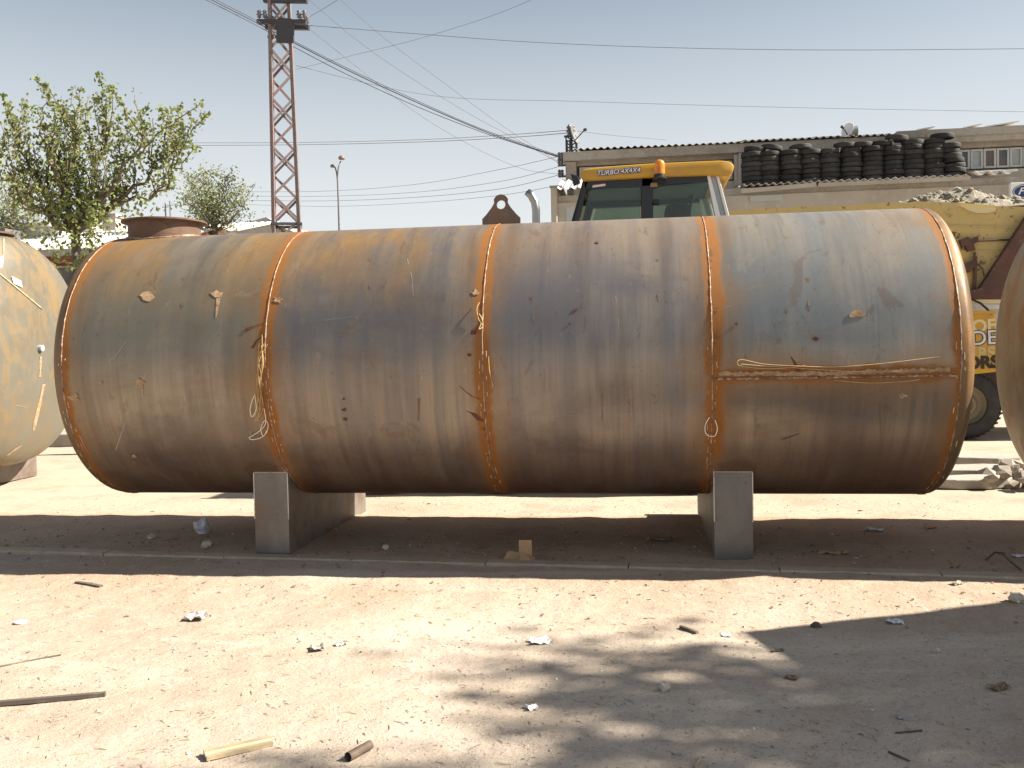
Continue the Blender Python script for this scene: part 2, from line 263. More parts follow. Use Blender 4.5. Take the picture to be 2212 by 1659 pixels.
# ------------------------------------------------------------------ mesh helpers
class MB:
    def __init__(s): s.v = []; s.f = []
    def add(s, vs, fs):
        o = len(s.v); s.v += [tuple(v) for v in vs]; s.f += [tuple(i+o for i in f) for f in fs]; return s
    def box(s, x0, x1, y0, y1, z0, z1):
        return s.add([(x0,y0,z0),(x1,y0,z0),(x1,y1,z0),(x0,y1,z0),(x0,y0,z1),(x1,y0,z1),(x1,y1,z1),(x0,y1,z1)],
                     [(0,3,2,1),(4,5,6,7),(0,1,5,4),(1,2,6,5),(2,3,7,6),(3,0,4,7)])
    def prism(s, poly, y0, y1, ax='y'):             # polygon in (a,b), extruded along ax
        n = len(poly)
        def pt(p, h): return {'y': (p[0], h, p[1]), 'x': (h, p[0], p[1]), 'z': (p[0], p[1], h)}[ax]
        return s.add([pt(p, y0) for p in poly]+[pt(p, y1) for p in poly],
                     [tuple(range(n)), tuple(range(2*n-1, n-1, -1))]+[(i, i+n, (i+1) % n+n, (i+1) % n) for i in range(n)])
    def hexa(s, q0, q1):                            # two quads joined
        return s.add(list(q0)+list(q1), [(3,2,1,0),(4,5,6,7),(0,1,5,4),(1,2,6,5),(2,3,7,6),(3,0,4,7)])
    def tube(s, pts, r, n=8, cap=True):
        pts = [Vector(p) for p in pts]; rs = r if isinstance(r, (list, tuple)) else [r]*len(pts)
        rings = []; prev = None
        for i, p in enumerate(pts):
            t = (pts[min(i+1, len(pts)-1)]-pts[max(i-1, 0)])
            t = t.normalized() if t.length > 1e-9 else Vector((0, 0, 1))
            if prev is None:
                a_ = Vector((0, 0, 1)) if abs(t.z) < .9 else Vector((1, 0, 0)); u = t.cross(a_).normalized()
            else:
                u = prev-t*prev.dot(t); u = u.normalized() if u.length > 1e-6 else t.orthogonal().normalized()
            prev = u; v_ = t.cross(u)
            rings.append([p+(u*math.cos(2*math.pi*k/n)+v_*math.sin(2*math.pi*k/n))*rs[i] for k in range(n)])
        vs_ = [q for g in rings for q in g]; fs = []
        for i in range(len(pts)-1):
            for k in range(n): fs.append((i*n+k, i*n+(k+1) % n, (i+1)*n+(k+1) % n, (i+1)*n+k))
        if cap: fs.append(tuple(range(n-1, -1, -1))); fs.append(tuple((len(pts)-1)*n+k for k in range(n)))
        return s.add(vs_, fs)
    def bar(s, p, q, w_, h_=None):                  # square bar between two points
        p, q = Vector(p), Vector(q); h_ = h_ or w_; t = (q-p).normalized()
        a_ = Vector((0, 0, 1)) if abs(t.z) < .95 else Vector((0, 1, 0))
        u = t.cross(a_).normalized()*(w_/2); v_ = u.cross(t).normalized()*(h_/2)
        return s.hexa([p-u-v_, p+u-v_, p+u+v_, p-u+v_], [q-u-v_, q+u-v_, q+u+v_, q-u+v_])
    def lathe(s, prof, n=32, c=(0, 0, 0), ax='z', a0=0, a1=2*math.pi):
        full = abs(a1-a0-2*math.pi) < 1e-6; m_ = n if full else n+1; vs_ = []
        for r, h in prof:
            for k in range(m_):
                t = a0+(a1-a0)*k/n; x, y = r*math.cos(t), r*math.sin(t)
                p = {'z': (x, y, h), 'x': (h, x, y), 'y': (x, h, y)}[ax]; vs_.append((p[0]+c[0], p[1]+c[1], p[2]+c[2]))
        fs = []
        for i in range(len(prof)-1):
            for k in range(n):
                k2 = (k+1) % m_; fs.append((i*m_+k, i*m_+k2, (i+1)*m_+k2, (i+1)*m_+k))
        return s.add(vs_, fs)
    def mesh(s, name, smooth=False, bevel=0):
        me = bpy.data.meshes.new(name); me.from_pydata(s.v, [], s.f); me.validate(); 
        bm = bmesh.new(); bm.from_mesh(me); bmesh.ops.recalc_face_normals(bm, faces=bm.faces)
        if bevel: bmesh.ops.bevel(bm, geom=bm.edges[:]+bm.verts[:], offset=bevel, segments=2, affect='EDGES', profile=.5)
        bm.to_mesh(me); bm.free()
        if smooth: me.shade_smooth() if smooth is True else me.shade_smooth()
        if smooth == 'auto':
            bm = bmesh.new(); bm.from_mesh(me)
            for e in bm.edges:
                if len(e.link_faces) == 2 and e.calc_face_angle(0) > R_(38): e.smooth = False
            bm.to_mesh(me); bm.free()
        return me
    def build(s, name, mat, parent=None, smooth=False, bevel=0, loc=None):
        return mk(name, s.mesh(name, smooth, bevel), mat, parent, loc)
def mk(name, me, mat, parent=None, loc=None):
    if mat is not None and not me.materials: me.materials.append(MT[mat] if isinstance(mat, str) else mat)
    o = bpy.data.objects.new(name, me); col.objects.link(o)
    if parent is not None: o.parent = parent
    if loc is not None: o.location = loc
    return o
def tag(o, label=None, cat=None, group=None, kind=None):
    if label: o['label'] = label
    if cat: o['category'] = cat
    if group: o['group'] = group
    if kind: o['kind'] = kind
    return o
def empty(name, loc=(0, 0, 0), rz=0.):
    o = bpy.data.objects.new(name, None); col.objects.link(o); o.location = loc; o.rotation_euler = (0, 0, rz); o.empty_display_size = .2
    return o
def text(name, body, size, matname, parent, loc, rot, bold=0., shear=0., depth=.002, sx=1.):
    cu = bpy.data.curves.new(name, 'FONT'); cu.body = body; cu.size = size; cu.offset = bold; cu.shear = shear; cu.extrude = depth
    cu.align_x = 'CENTER'; cu.align_y = 'CENTER'
    t = bpy.data.objects.new(name, cu); col.objects.link(t); bpy.context.view_layer.update()
    me = bpy.data.meshes.new_from_object(t.evaluated_get(bpy.context.evaluated_depsgraph_get()))
    bpy.data.objects.remove(t); bpy.data.curves.remove(cu); me.materials.clear()
    o = mk(name, me, matname, parent, loc); o.rotation_euler = rot; o.scale = (sx, 1, 1); return o
def rnd(a, b): return random.uniform(a, b)

# ------------------------------------------------------------------ ground
KA, KB = Vector((-5.15, 6.72)), Vector((2.46, 6.30))           # kerb line (front edge)
def kerb_y(x): return KA.y+(KB.y-KA.y)*(x-KA.x)/(KB.x-KA.x)
def vn(x, y, s=1.):                                             # cheap value noise
    from mathutils import noise as nz
    return nz.noise(Vector((x*s, y*s, 3.1)))
g = MB(); g.add([(-600, -600, -.10), (600, -600, -.10), (600, 900, -.10), (-600, 900, -.10)], [(0, 1, 2, 3)])
tag(g.build('ground', 'yard'), kind='structure')
def sheet(name, mat, fx, nx, ny, zf):
    vs_ = []; fs = []
    for j in range(ny+1):
        for i in range(nx+1):
            x, y = fx(i/nx, j/ny); vs_.append((x, y, zf(x, y)))
    for j in range(ny):
        for i in range(nx): fs.append((j*(nx+1)+i, j*(nx+1)+i+1, (j+1)*(nx+1)+i+1, (j+1)*(nx+1)+i))
    o = mk(name, MB().add(vs_, fs).mesh(name, True), mat); tag(o, kind='structure'); return o
def road_z(x, y):
    d = max(0, 1-(kerb_y(x)-y)/1.1)
    return -.040+.045*d*d+.016*vn(x, y, .7)+.010*vn(x, y, 2.3)+.006*vn(x, y, 7)+.003*vn(x, y, 19)
sheet('road', 'soil', lambda u, v: (-7.5+13.5*u, 1.2+(kerb_y(-7.5+13.5*u)+.04-1.2)*v), 330, 150, road_z)
def road_far(x, y): return -.085
sheet('road_apron', 'soil', lambda u, v: (-60+120*u, -30+(kerb_y(-60+120*u)-.3+30)*v), 8, 8, road_far)
def pave_z(x, y): return .012+.012*vn(x, y, .9)+.010*vn(x, y, 3)+.005*vn(x, y, 9)
sheet('dirt_strip', 'soil2', lambda u, v: (-9+15*u, kerb_y(-9+15*u)+.10+(8.35-kerb_y(-9+15*u))*v), 260, 50, pave_z)
def yard_z(x, y): return -.012+.014*vn(x, y, .6)+.007*vn(x, y, 3)
sheet('yard', 'yard', lambda u, v: (-16+32*u, 8.2+14*v), 200, 110, yard_z)
kerb = empty('kerb', (0, 0, 0)); tag(kerb, kind='structure')
ang = math.atan2(KB.y-KA.y, KB.x-KA.x); du = Vector((math.cos(ang), math.sin(ang)))
for i in range(13):
    p = KA+du*(-3.1+i*1.02); k = MB(); ln = 1.016+rnd(-.003, .003)
    k.box(0, ln, 0, .13, -.16, .022+rnd(-.004, .004)); o = k.build('kerb_stone', 'kerb', kerb, bevel=.010)
    o.location = (p.x, p.y+rnd(-.008, .008), 0); o.rotation_euler = (rnd(-.02, .02), 0, ang+rnd(-.006, .006))
# ------------------------------------------------------------------ the tanks
TX, TY, ZC, TR = -4.253, 7.43, 1.471, 1.08
def ring_bead(mb, x, r, minor, n=120, wob=.0025, a0=0, a1=2*math.pi, z0=0):
    pts = []
    for k in range(n+1):
        t = a0+(a1-a0)*k/n; rr = r+rnd(-wob, wob)*.5
        pts.append((x+rnd(-wob, wob), rr*math.cos(t), z0+rr*math.sin(t)))
    mb.tube(pts, [minor*rnd(.8, 1.15) for _ in pts], 6)
def dish_prof(x0, sgn, r, depth, n=22):
    out = [(r, x0)]
    for i in range(1, n+1):
        t = math.pi/2*i/n; rr = r*math.cos(t)**(2/2.7); out.append((max(rr, .0008), x0+sgn*(.03+depth*math.sin(t)**(2/2.0))))
    return out
def shell(parent, x0, x1, r, zc, mat, a0=0, a1=2*math.pi, n=96):
    k = MB(); k.lathe([(r, x0+(x1-x0)*i/6) for i in range(7)], n, (0, 0, zc), 'x', a0, a1)
    return k.build('shell_plate', mat, parent, True)
def saddle(parent, xc, r, zc, w0, w1, hw, facing_mat='saddle'):
    s_ = empty('saddle'); s_.parent = parent
    # front face plate
    zt = zc-math.sqrt(r*r-w0*w0)
    f = MB(); f.box(xc-hw, xc+hw, -w0-.012, -w0, 0.0, zt+.012); f.build('face_plate', facing_mat, s_)
    e = MB()
    for sg in (-1, 1): e.tube([(xc+sg*hw, -w0-.014+rnd(-.001, .001), z_) for z_ in [zt*.45+i*(zt*.56)/9 for i in range(10)]], .0045, 5)
    e.tube([(xc-hw+i*2*hw/8, -w0-.013, zt+.013) for i in range(9)], .005, 5); e.build('cut_edge', 'edge', s_)
    # side webs scooped to the shell, lower tail behind
    def prof(inset):
        pr = [(-w0, 0.0)]
        for i in range(15):
            y = -w0+(2*w0)*i/14; pr.append((y, zc-math.sqrt(max(r*r-y*y, 0))-inset))
        pr += [(w0+.05, .42), (w1, .40), (w1, 0.0)]; return pr
    for sg in (-1, 1):
        wb = MB(); x_ = xc+sg*(hw-.008); wb.prism(prof(-.004), x_-.008, x_+.008, 'x'); wb.build('web_plate', 'bareplate' if False else 'web', s_)
    t = MB(); t.box(xc-hw+.017, xc+hw-.017, w1-.03, w1-.014, 0, .39); t.build('end_plate', 'web', s_)
    return s_
def surf(px, py, off=.004):                                     # a pixel's point on the main shell, in tank coordinates
    d = ray(px, py); o = CAM-Vector((TX, TY, ZC)); a_ = d.y**2+d.z**2; b_ = 2*(o.y*d.y+o.z*d.z); c_ = o.y**2+o.z**2-TR**2
    q = max(b_*b_-4*a_*c_, 0); t = (-b_-math.sqrt(q))/(2*a_); p = o+d*t; s_ = Vector((0, p.y, p.z)).normalized()*(TR+off)
    return Vector((p.x, s_.y, s_.z+ZC))

tank = empty('steel_tank', (TX, TY, 0)); tag(tank, 'large rusty grey steel tank filling the middle of the picture', 'tank')
XS = [0, L, 2*L, 3*L-.018, 4*L-.018]
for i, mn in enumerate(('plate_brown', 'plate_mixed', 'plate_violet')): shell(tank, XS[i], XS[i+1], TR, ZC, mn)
ps = surf(1800, 815, 0); th = math.atan2(ps.z-ZC, ps.y)           # the lengthwise seam
if th < 0: th += 2*math.pi
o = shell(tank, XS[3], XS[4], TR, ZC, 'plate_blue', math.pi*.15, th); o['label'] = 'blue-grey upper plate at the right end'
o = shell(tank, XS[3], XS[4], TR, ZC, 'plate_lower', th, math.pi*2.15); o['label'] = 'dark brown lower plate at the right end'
for x0, sg in ((0, -1), (XS[4], 1)):
    k = MB(); k.lathe(dish_prof(x0, sg, TR-.002, .185), 96, (0, 0, ZC), 'x'); k.build('dished_end', 'dish', tank, True)
for i, x in enumerate(XS):
    k = MB(); ring_bead(k, x+.002, TR-.001, .0058, 150, .0018, z0=ZC); k.build('weld_seam', 'weld', tank, True)
    sl_ = MB(); t = math.pi*.98
    while t < math.pi*1.72:
        ln = rnd(.008, .06)
        if random.random() < .62:
            xo = x+random.choice((-.026, .024, -.02, .03))+rnd(-.003, .003)
            ring_bead(sl_, xo, TR+.001, rnd(.0016, .0034), 6, .002, t, t+ln, ZC)
        t += ln+rnd(.004, .05)
    tag(sl_.build('weld_slag', 'slag', tank), kind='stuff')
k = MB(); pts = [(XS[3]+.02+(XS[4]-XS[3]-.04)*i/60, (TR+.001)*math.cos(th)+rnd(-.001, .001), ZC+(TR+.001)*math.sin(th)+rnd(-.002, .002)) for i in range(61)]
k.tube(pts, [rnd(.006, .010) for _ in pts], 6); k.build('weld_seam', 'weld', tank, True)
def strip(px0, px1, py, dy, hh, name, mat, seed=0):              # ragged crust along the lengthwise seam
    n = 46; top = []; bot = []
    for i in range(n+1):
        px = px0+(px1-px0)*i/n; y_ = py+dy*i/n
        top.append(surf(px, y_-hh*rnd(.35, 1.), .006)); bot.append(surf(px, y_+hh*rnd(.2, .7), .006))
    q = MB(); q.add(top+bot, [(i, i+1, n+2+i, n+1+i) for i in range(n)]); return q.build(name, mat, tank)
strip(1552, 1830, 808, 0, 8, 'crust_strip', 'flake'); strip(1830, 2052, 805, -6, 8, 'crust_strip', 'flake')
for (px, py, s_, mt) in ((320, 640, 17, 'flake'), (470, 636, 14, 'flake'), (303, 827, 15, 'flake'), (160, 858, 14, 'flake'), (1852, 680, 18, 'flake'), (1950, 854, 11, 'flake'),
                     (1028, 633, 12, 'flake'), (601, 648, 11, 'flake'), (218, 826, 5, 'flake'), (290, 985, 7, 'flake'), (743, 862, 4, 'stain'), (744, 885, 7, 'stain'), (745, 905, 6, 'stain'),
                     (1243, 670, 6, 'stain'), (1290, 525, 5, 'stain'), (1230, 700, 4, 'stain'), (1590, 700, 5, 'stain'), (1762, 732, 8, 'stain'), (533, 712, 7, 'stain'), (1022, 718, 8, 'stain'), (1014, 766, 6, 'stain')):
    n = 11; q = MB(); pts = [surf(px+s_*(.4+.75*random.random())*math.cos(2*math.pi*i/n), py+.7*s_*(.35+.75*random.random())*math.sin(2*math.pi*i/n), .005) for i in range(n)]
    q.add(pts+[p+Vector((0, .003, 0)) for p in pts], [tuple(range(n))]+[(i, (i+1) % n, (i+1) % n+n, i+n) for i in range(n)])
    q.build('residue_flake' if mt == 'flake' else 'rust_spot', mt, tank)
def drip(pts, w_, mt, name):
    q = MB(); a_ = []; b_ = []; n = len(pts)
    for i, (x, y) in enumerate(pts):
        ww = w_*(1-.75*i/(n-1))*rnd(.7, 1.2); a_.append(surf(x-ww, y, .003)); b_.append(surf(x+ww, y+ww*.3, .003))
    q.add(a_+b_, [(i, i+1, n+i+1, n+i) for i in range(n-1)]); q.build(name, mt, tank)
drip([(473, 640), (471, 655), (469, 672), (467, 685)], 6, 'flake', 'residue_flake')
drip([(306, 830), (308, 845), (310, 858)], 3, 'flake', 'residue_flake')
drip([(533, 712), (545, 706), (558, 702), (575, 696)], 4, 'stain', 'rust_drip'); drip([(1040, 908), (1022, 892), (1008, 888)], 8, 'stain', 'rust_drip')
drip([(1038, 862), (1020, 856), (1005, 845), (992, 833)], 3, 'stain', 'rust_drip'); drip([(1024, 722), (1030, 706), (1040, 698)], 5, 'stain', 'rust_drip')
drip([(1724, 800), (1718, 785), (1708, 770)], 5, 'stain', 'rust_drip'); drip([(1690, 948), (1710, 942), (1728, 935)], 4, 'stain', 'rust_drip'); drip([(545, 752), (555, 735), (572, 722)], 4, 'stain', 'rust_drip')
for pts in (((236, 782), (245, 772), (252, 766)), ((245, 778), (258, 758), (268, 744), (276, 734)), ((250, 972), (262, 938), (272, 910), (278, 898)), ((172, 940), (185, 968), (196, 984)), ((1600, 664), (1580, 660), (1556, 668)), ((1700, 722), (1800, 718), (1880, 716)), ((700, 692), (760, 684), (820, 690)), ((1330, 640), (1336, 700), (1338, 740)), ((1180, 900), (1240, 896), (1280, 899)), ((880, 560), (890, 600), (893, 640))):
    drip(pts, 1.1, 'scratch', 'scratch_mark')
for pts in (((1150, 640), (1152, 690), (1151, 760)), ((1420, 560), (1421, 640), (1423, 700)), ((1745, 600), (1747, 660), (1746, 720)), ((800, 560), (799, 620), (798, 690)), ((395, 600), (393, 660), (392, 730)), ((1900, 870), (1901, 910), (1903, 950)), ((905, 860), (904, 900), (906, 960)), ((1300, 850), (1301, 900), (1300, 980))):
    drip(pts, rnd(1.6, 3), 'run', 'rust_run')
# manhole
MX = .275
k = MB(); prof = []
nk = 64; r_ = .292; vs_ = []; fs = []
for j, f_ in enumerate((0, 1)):
    for i in range(nk):
        t = 2*math.pi*i/nk; x, y = MX+r_*math.cos(t), r_*math.sin(t); zs = ZC+math.sqrt(TR*TR-y*y)-.01
        vs_.append((x, y, zs if f_ == 0 else ZC+TR+.130))
for i in range(nk): fs.append((i, (i+1) % nk, nk+(i+1) % nk, nk+i))
k.add(vs_, fs); neck = k.build('manhole_neck', 'neck', tank, True)
k = MB(); k.lathe([(.20, 0), (.345, 0), (.345, .014), (.20, .014), (.20, 0)], 64, (MX, 0, ZC+TR+.120), 'z'); k.build('manhole_flange', 'neck', tank, 'auto')
k = MB(); k.lathe([(.001, .0), (.24, .0)], 40, (MX, 0, ZC+TR+.0), 'z'); k.build('manhole_opening', 'black', tank)
k = MB(); 
pts = []
for i in range(nk+1):
    t = 2*math.pi*i/nk; x, y = MX+(r_+.006)*math.cos(t), (r_+.006)*math.sin(t); pts.append((x, y, ZC+math.sqrt(TR*TR-y*y)+.004))
k.tube(pts, .011, 6); k.build('weld_seam', 'weld', tank, True)
# lifting lug with its hole
lx = at(1083, 470, TY).x-TX; lw = .155; lt = .022
prof = [(-lw, -.03), (-lw, .055), (-lw*.8, .085), (-.075, .145), (-.055, .18)]
prof = prof+[(.062*math.cos(math.pi-math.pi*i/8)*1.0, .185+.062*math.sin(math.pi*i/8)) for i in range(1, 8)]+[(-p[0], p[1]) for p in prof[::-1]]
hole = [(.036*math.cos(2*math.pi*i/20), .165+.036*math.sin(2*math.pi*i/20)) for i in range(20)]
bm = bmesh.new()
def loop(ps_, y): return [bm.verts.new((lx+p[0], y, ZC+TR+p[1])) for p in ps_]
for y in (-lt/2, lt/2):
    o_, h_ = loop(prof, y), loop(hole, y)
    es = [bm.edges.new((o_[i], o_[(i+1) % len(o_)])) for i in range(len(o_))]+[bm.edges.new((h_[i], h_[(i+1) % 20])) for i in range(20)]
    bmesh.ops.triangle_fill(bm, use_beauty=True, edges=es)
    if y < 0: fo, fh = o_, h_
for a_, b_ in ((fo, o_), (fh, h_)):
    for i in range(len(a_)): bm.faces.new((a_[i], a_[(i+1) % len(a_)], b_[(i+1) % len(a_)], b_[i]))
bmesh.ops.recalc_face_normals(bm, faces=bm.faces); me = bpy.data.meshes.new('lifting_lug'); bm.to_mesh(me); bm.free(); mk('lifting_lug', me, 'lug', tank)
for xc in (at(588, 1100, TY-.68).x-TX, at(1584, 1100, TY-.68).x-TX): saddle(tank, xc, TR, ZC, .68, 1.3, .135)

# neighbours in the row
def other_tank(name, label, x_end, y, zc, r, length, sgn, dish, plate, saddles):
    t = empty(name, (x_end, y, 0)); tag(t, label, 'tank')
    n = 4
    for i in range(n): shell(t, -sgn*length*i/n, -sgn*length*(i+1)/n, r, zc, plate)
    for x0, sg in ((0, sgn), (-sgn*length, -sgn)):
        k = MB(); k.lathe(dish_prof(x0, sg, r-.002, r*.26), 96, (0, 0, zc), 'x'); k.build('dished_end', dish, t, True)
    for i in range(n+1):
        k = MB(); ring_bead(k, -sgn*length*i/n, r, .010, 90, z0=zc); k.build('weld_seam', 'weld', t, True)
    for xs in saddles: saddle(t, -sgn*xs, r, zc, r*.62, r*.75, .15)
    return t
lc = at(16, 760, 10.3)
ltank = other_tank('steel_tank', 'pale yellow rusty tank end cut off by the left edge', lc.x, lc.y, 1.66, 1.38, 6.4, 1, 'dish_pale', 'plate_brown', (.55, 5.0))
def dish_pt(px, py, off=.006):                                 # point on the left tank's dished end seen at a pixel (march)
    d = ray(px, py); best = None
    t = 8.
    while t < 14:
        p = CAM+d*t-Vector((lc.x, lc.y, 1.66)); rr = math.hypot(p.y, p.z)/1.378
        if rr < 1 and p.x <= .03+.3588*math.sqrt(max(0, 1-rr**2.7)): return Vector((p.x+off, p.y-off*.5, p.z+1.66))
        t += .004
    return None
def dish_line(pxs, w_, mat, name):
    pp = [dish_pt(*q) for q in pxs]; pp = [q for q in pp if q]
    if len(pp) > 1: k = MB(); k.tube(pp, w_*.8, 6); k.build(name, 'slag', ltank, True)
dish_line([(-20+i*5.5, 576+i*4.55) for i in range(21)], .011, 'weld', 'weld_seam')
dish_line([(6+i*.2, 558-i*6) for i in range(8)], .010, 'weld', 'weld_seam')
for quad in (((24, 597), (44, 607), (47, 621), (28, 612)), ((-6, 560), (6, 553), (4, 575), (-8, 584))):
    pp = [dish_pt(*q, off=.012) for q in quad]
    if all(pp): k = MB(); k.add(pp+[q+Vector((.003, -.002, 0)) for q in pp], [(0, 1, 2, 3), (4, 5, 6, 7), (0, 1, 5, 4), (1, 2, 6, 5), (2, 3, 7, 6), (3, 0, 4, 7)]); k.build('paper_label', 'paper', ltank)
q = dish_pt(86, 752)
if q:
    k = MB(); k.tube([q-Vector((.02, 0, 0)), q+Vector((.035, 0, 0))], .038, 16); k.build('pipe_socket', 'bareplate', ltank, 'auto')
for q0, q1, w_ in (((95, 830), (72, 930), 4), ((32, 875), (60, 880), 7), ((14, 985), (45, 962), 4), ((88, 770), (86, 815), 3)):
    k = MB(); n = 8; A_ = []; B_ = []
    for i in range(n+1):
        x = q0[0]+(q1[0]-q0[0])*i/n; y = q0[1]+(q1[1]-q0[1])*i/n; ww = w_*rnd(.4, 1)
        a_, b_ = dish_pt(x-ww, y, .005), dish_pt(x+ww, y, .005)
        if a_ and b_: A_.append(a_); B_.append(b_)
    if len(A_) > 2: m_ = len(A_); k.add(A_+B_, [(i, i+1, m_+i+1, m_+i) for i in range(m_-1)]); k.build('rust_drip', 'flake', ltank)
# its manhole, at the frame edge
fx = at(-42, 495, lc.y).x-lc.x
k = MB(); k.lathe([(.30, -.2), (.30, .06), (.37, .06), (.37, .08), (.2, .08)], 40, (fx, 0, 3.01), 'z'); k.build('manhole_neck', 'neck', ltank, 'auto')
rc = at(2310, 770, 7.45)
rtank = other_tank('steel_tank', 'shaded dark olive tank end at the right picture edge', rc.x, rc.y, 1.44, 1.07, 6.2, -1, 'dish_dark', 'plate_brown', (1.5, 4.8))
k = MB(); k.tube([(-.275+.0*i, -.5+i*.1, 1.14+.004*i) for i in range(9)], .008, 6); k.build('weld_seam', 'weld', rtank, True)

# strings and wire left hanging on the shell
def hang(name, label, paths, rad, mat):
    k = MB()
    for pth in paths:
        ctl = [surf(x, y, .008+rnd(0, .02)) for x, y in pth]; pts = []
        for i in range(len(ctl)-1):                             # Catmull-Rom through the points
            p0, p1, p2, p3 = ctl[max(i-1, 0)], ctl[i], ctl[i+1], ctl[min(i+2, len(ctl)-1)]
            for s_ in range(5):
                t = s_/5; pts.append(.5*((2*p1)+(p2-p0)*t+(2*p0-5*p1+4*p2-p3)*t*t+(3*p1-p0-3*p2+p3)*t**3))
        pts.append(ctl[-1]); k.tube([p+Vector((TX, TY, 0)) for p in pts], rad, 5)
    return tag(k.build(name, mat), label, 'string')
P1 = []
for i in range(7):
    x0 = 566+rnd(-4, 12); P1.append([(x0+rnd(-3, 3), 735+rnd(-12, 20)), (562+rnd(-4, 10), 780+rnd(-10, 10)), (560+rnd(-3, 10), 830), (563+rnd(-6, 8), 870+rnd(-12, 12)), (553+rnd(-8, 10), 900+rnd(-10, 10))])
P1 += [[(552, 745), (551, 760), (562, 768), (570, 752), (560, 742), (552, 748)], [(550, 855), (543, 880), (547, 897), (556, 880), (552, 850)],
       [(573, 880), (576, 910), (566, 925), (548, 938), (541, 941), (548, 945), (566, 942), (578, 930), (580, 915), (574, 906), (566, 922), (570, 940), (579, 926)]]
hang('tangled_string', 'tangled beige string hanging in loops beside the left ring weld', P1[:7], .0026, 'string')
hang('string_loop', 'pale string loops hanging below the tangled string', P1[8:], .0026, 'string_w')
hang('loose_string', 'short knotted string beside the middle ring weld', [[(1036, 655), (1031, 670), (1034, 690), (1040, 700), (1036, 712), (1044, 705), (1042, 690), (1036, 680)]], .0035, 'string')
hang('loose_string', 'thin straw strand hanging right of the middle ring weld', [[(1056, 770), (1058, 800), (1063, 820), (1066, 835)]], .003, 'string')
hang('wire_loop', 'thin pale wire loop above the right saddle', [[(1532, 900), (1524, 915), (1523, 930), (1529, 937), (1540, 940), (1546, 934), (1549, 920), (1544, 905)]], .0032, 'string_w')
hang('straw_string', 'long thin straw strands above the lengthwise weld', [[(1592, 780), (1605, 777), (1650, 786), (1720, 790), (1800, 792), (1900, 785), (2030, 770)], [(1592, 782), (1600, 790), (1660, 796), (1720, 792), (1740, 788)], [(1800, 820), (1880, 826), (1960, 822), (1985, 818)], [(1600, 786), (1680, 792), (1850, 802), (1960, 800)]], .0026, 'string')
# ================================================================== background
def wp(o):
    v = Vector((0, 0, 0))
    while o is not None: v += o.location; o = o.parent
    return v
def wb(mb, name, mat, parent, smooth=False, bevel=0):            # mesh given in world coordinates
    off = wp(parent) if parent is not None else Vector((0, 0, 0))
    mb.v = [tuple(Vector(v)-off) for v in mb.v]; return mb.build(name, mat, parent, smooth, bevel)
def pxpoly(pts, Y): return [(at(x, y, Y).x, at(x, y, Y).z) for x, y in pts]

# ------------------------------------------------------------------ workshop building
YB = 25.0
bld = empty('workshop_building', (at(1222, 400, YB).x, YB, 0)); tag(bld, 'long two-storey grey concrete workshop building behind the yard', 'building')
def X(px, Y=YB): return at(px, 400, Y).x
def Z(px, py, Y=YB): return at(px, py, Y).z
xL, xR = X(1223), X(2420)
z_aw = Z(1850, 403); z_top = Z(1500, 303); z_w1 = Z(1500, 347.); z_w0 = Z(2140, 362)
k = MB(); k.box(xL, xR, YB+.25, YB+9, 0, z_w0-.06); wb(k, 'lower_wall', 'render', bld)
k = MB(); k.box(xL, xR, YB+.3, YB+9, z_w0-.06, z_top-.10); wb(k, 'upper_wall', 'render', bld)
k = MB(); k.box(xL+.2, xR, YB-.02, YB+.3, z_w1, z_top-.42); wb(k, 'lintel_beam', 'render', bld)
k = MB(); k.box(xL-.05, xR, YB-.25, YB+.3, z_top-.42, z_top-.195); wb(k, 'eaves_beam', 'concrete', bld)
k = MB(); k.box(xL+.2, xR, YB-.04, YB+.28, z_w0-.5, z_w0-.06); wb(k, 'sill_band', 'render2', bld)
# corner column and pilasters
for px0, px1, nm in ((1223, 1246, 'corner_column'), (1586, 1594, 'pilaster'), (1602, 1612, 'pilaster')):
    k = MB(); k.box(X(px0), X(px1), YB-.16, YB+.22, Z(px0, 404), z_top-.43); wb(k, nm, 'render2' if nm == 'pilaster' else 'render', bld, bevel=.02)
k = MB(); k.tube([(X(1598), YB-.24, z_top-.45), (X(1598), YB-.24, z_top-.6), (X(1597), YB-.22, z_aw+.1), (X(1590), YB-.5, z_aw)], .055, 10); wb(k, 'downpipe', 'render2', bld, True)
# window band
def window(px0, px1, pane='wglass', zt=None, zb=None):
    x0, x1 = X(px0), X(px1); zt = zt or z_w1-.03; zb = zb or z_w0; f = MB(); t = .05
    for b in ((x0, x0+t, zb, zt), (x1-t, x1, zb, zt), (x0+t, x1-t, zb, zb+t), (x0+t, x1-t, zt-t, zt)): f.box(b[0], b[1], YB+.06, YB+.14, b[2], b[3])
    fr = wb(f, 'window', 'frame', bld); g_ = MB(); g_.box(x0+t, x1-t, YB+.10, YB+.112, zb+t, zt-t); wb(g_, 'pane', pane, fr)
pw = [1252, 1283, 1305, 1326, 1346, 1366, 1388, 1410, 1432, 1455, 1478, 1500, 1522, 1545, 1566, 1584]
for i in range(len(pw)-1): window(pw[i], pw[i+1]-1, ('hglass', 'hglass', 'wglass', 'hglass', 'wglass')[i % 5])
pw = [1614+i*28.5 for i in range(29)]
for i in range(len(pw)-1): window(pw[i], pw[i+1]-1.5, ('wglass', 'hglass', 'wglass')[i*7 % 3] if pw[i] < 2060 else ('wglass', 'wglass', 'hglass')[i % 3])
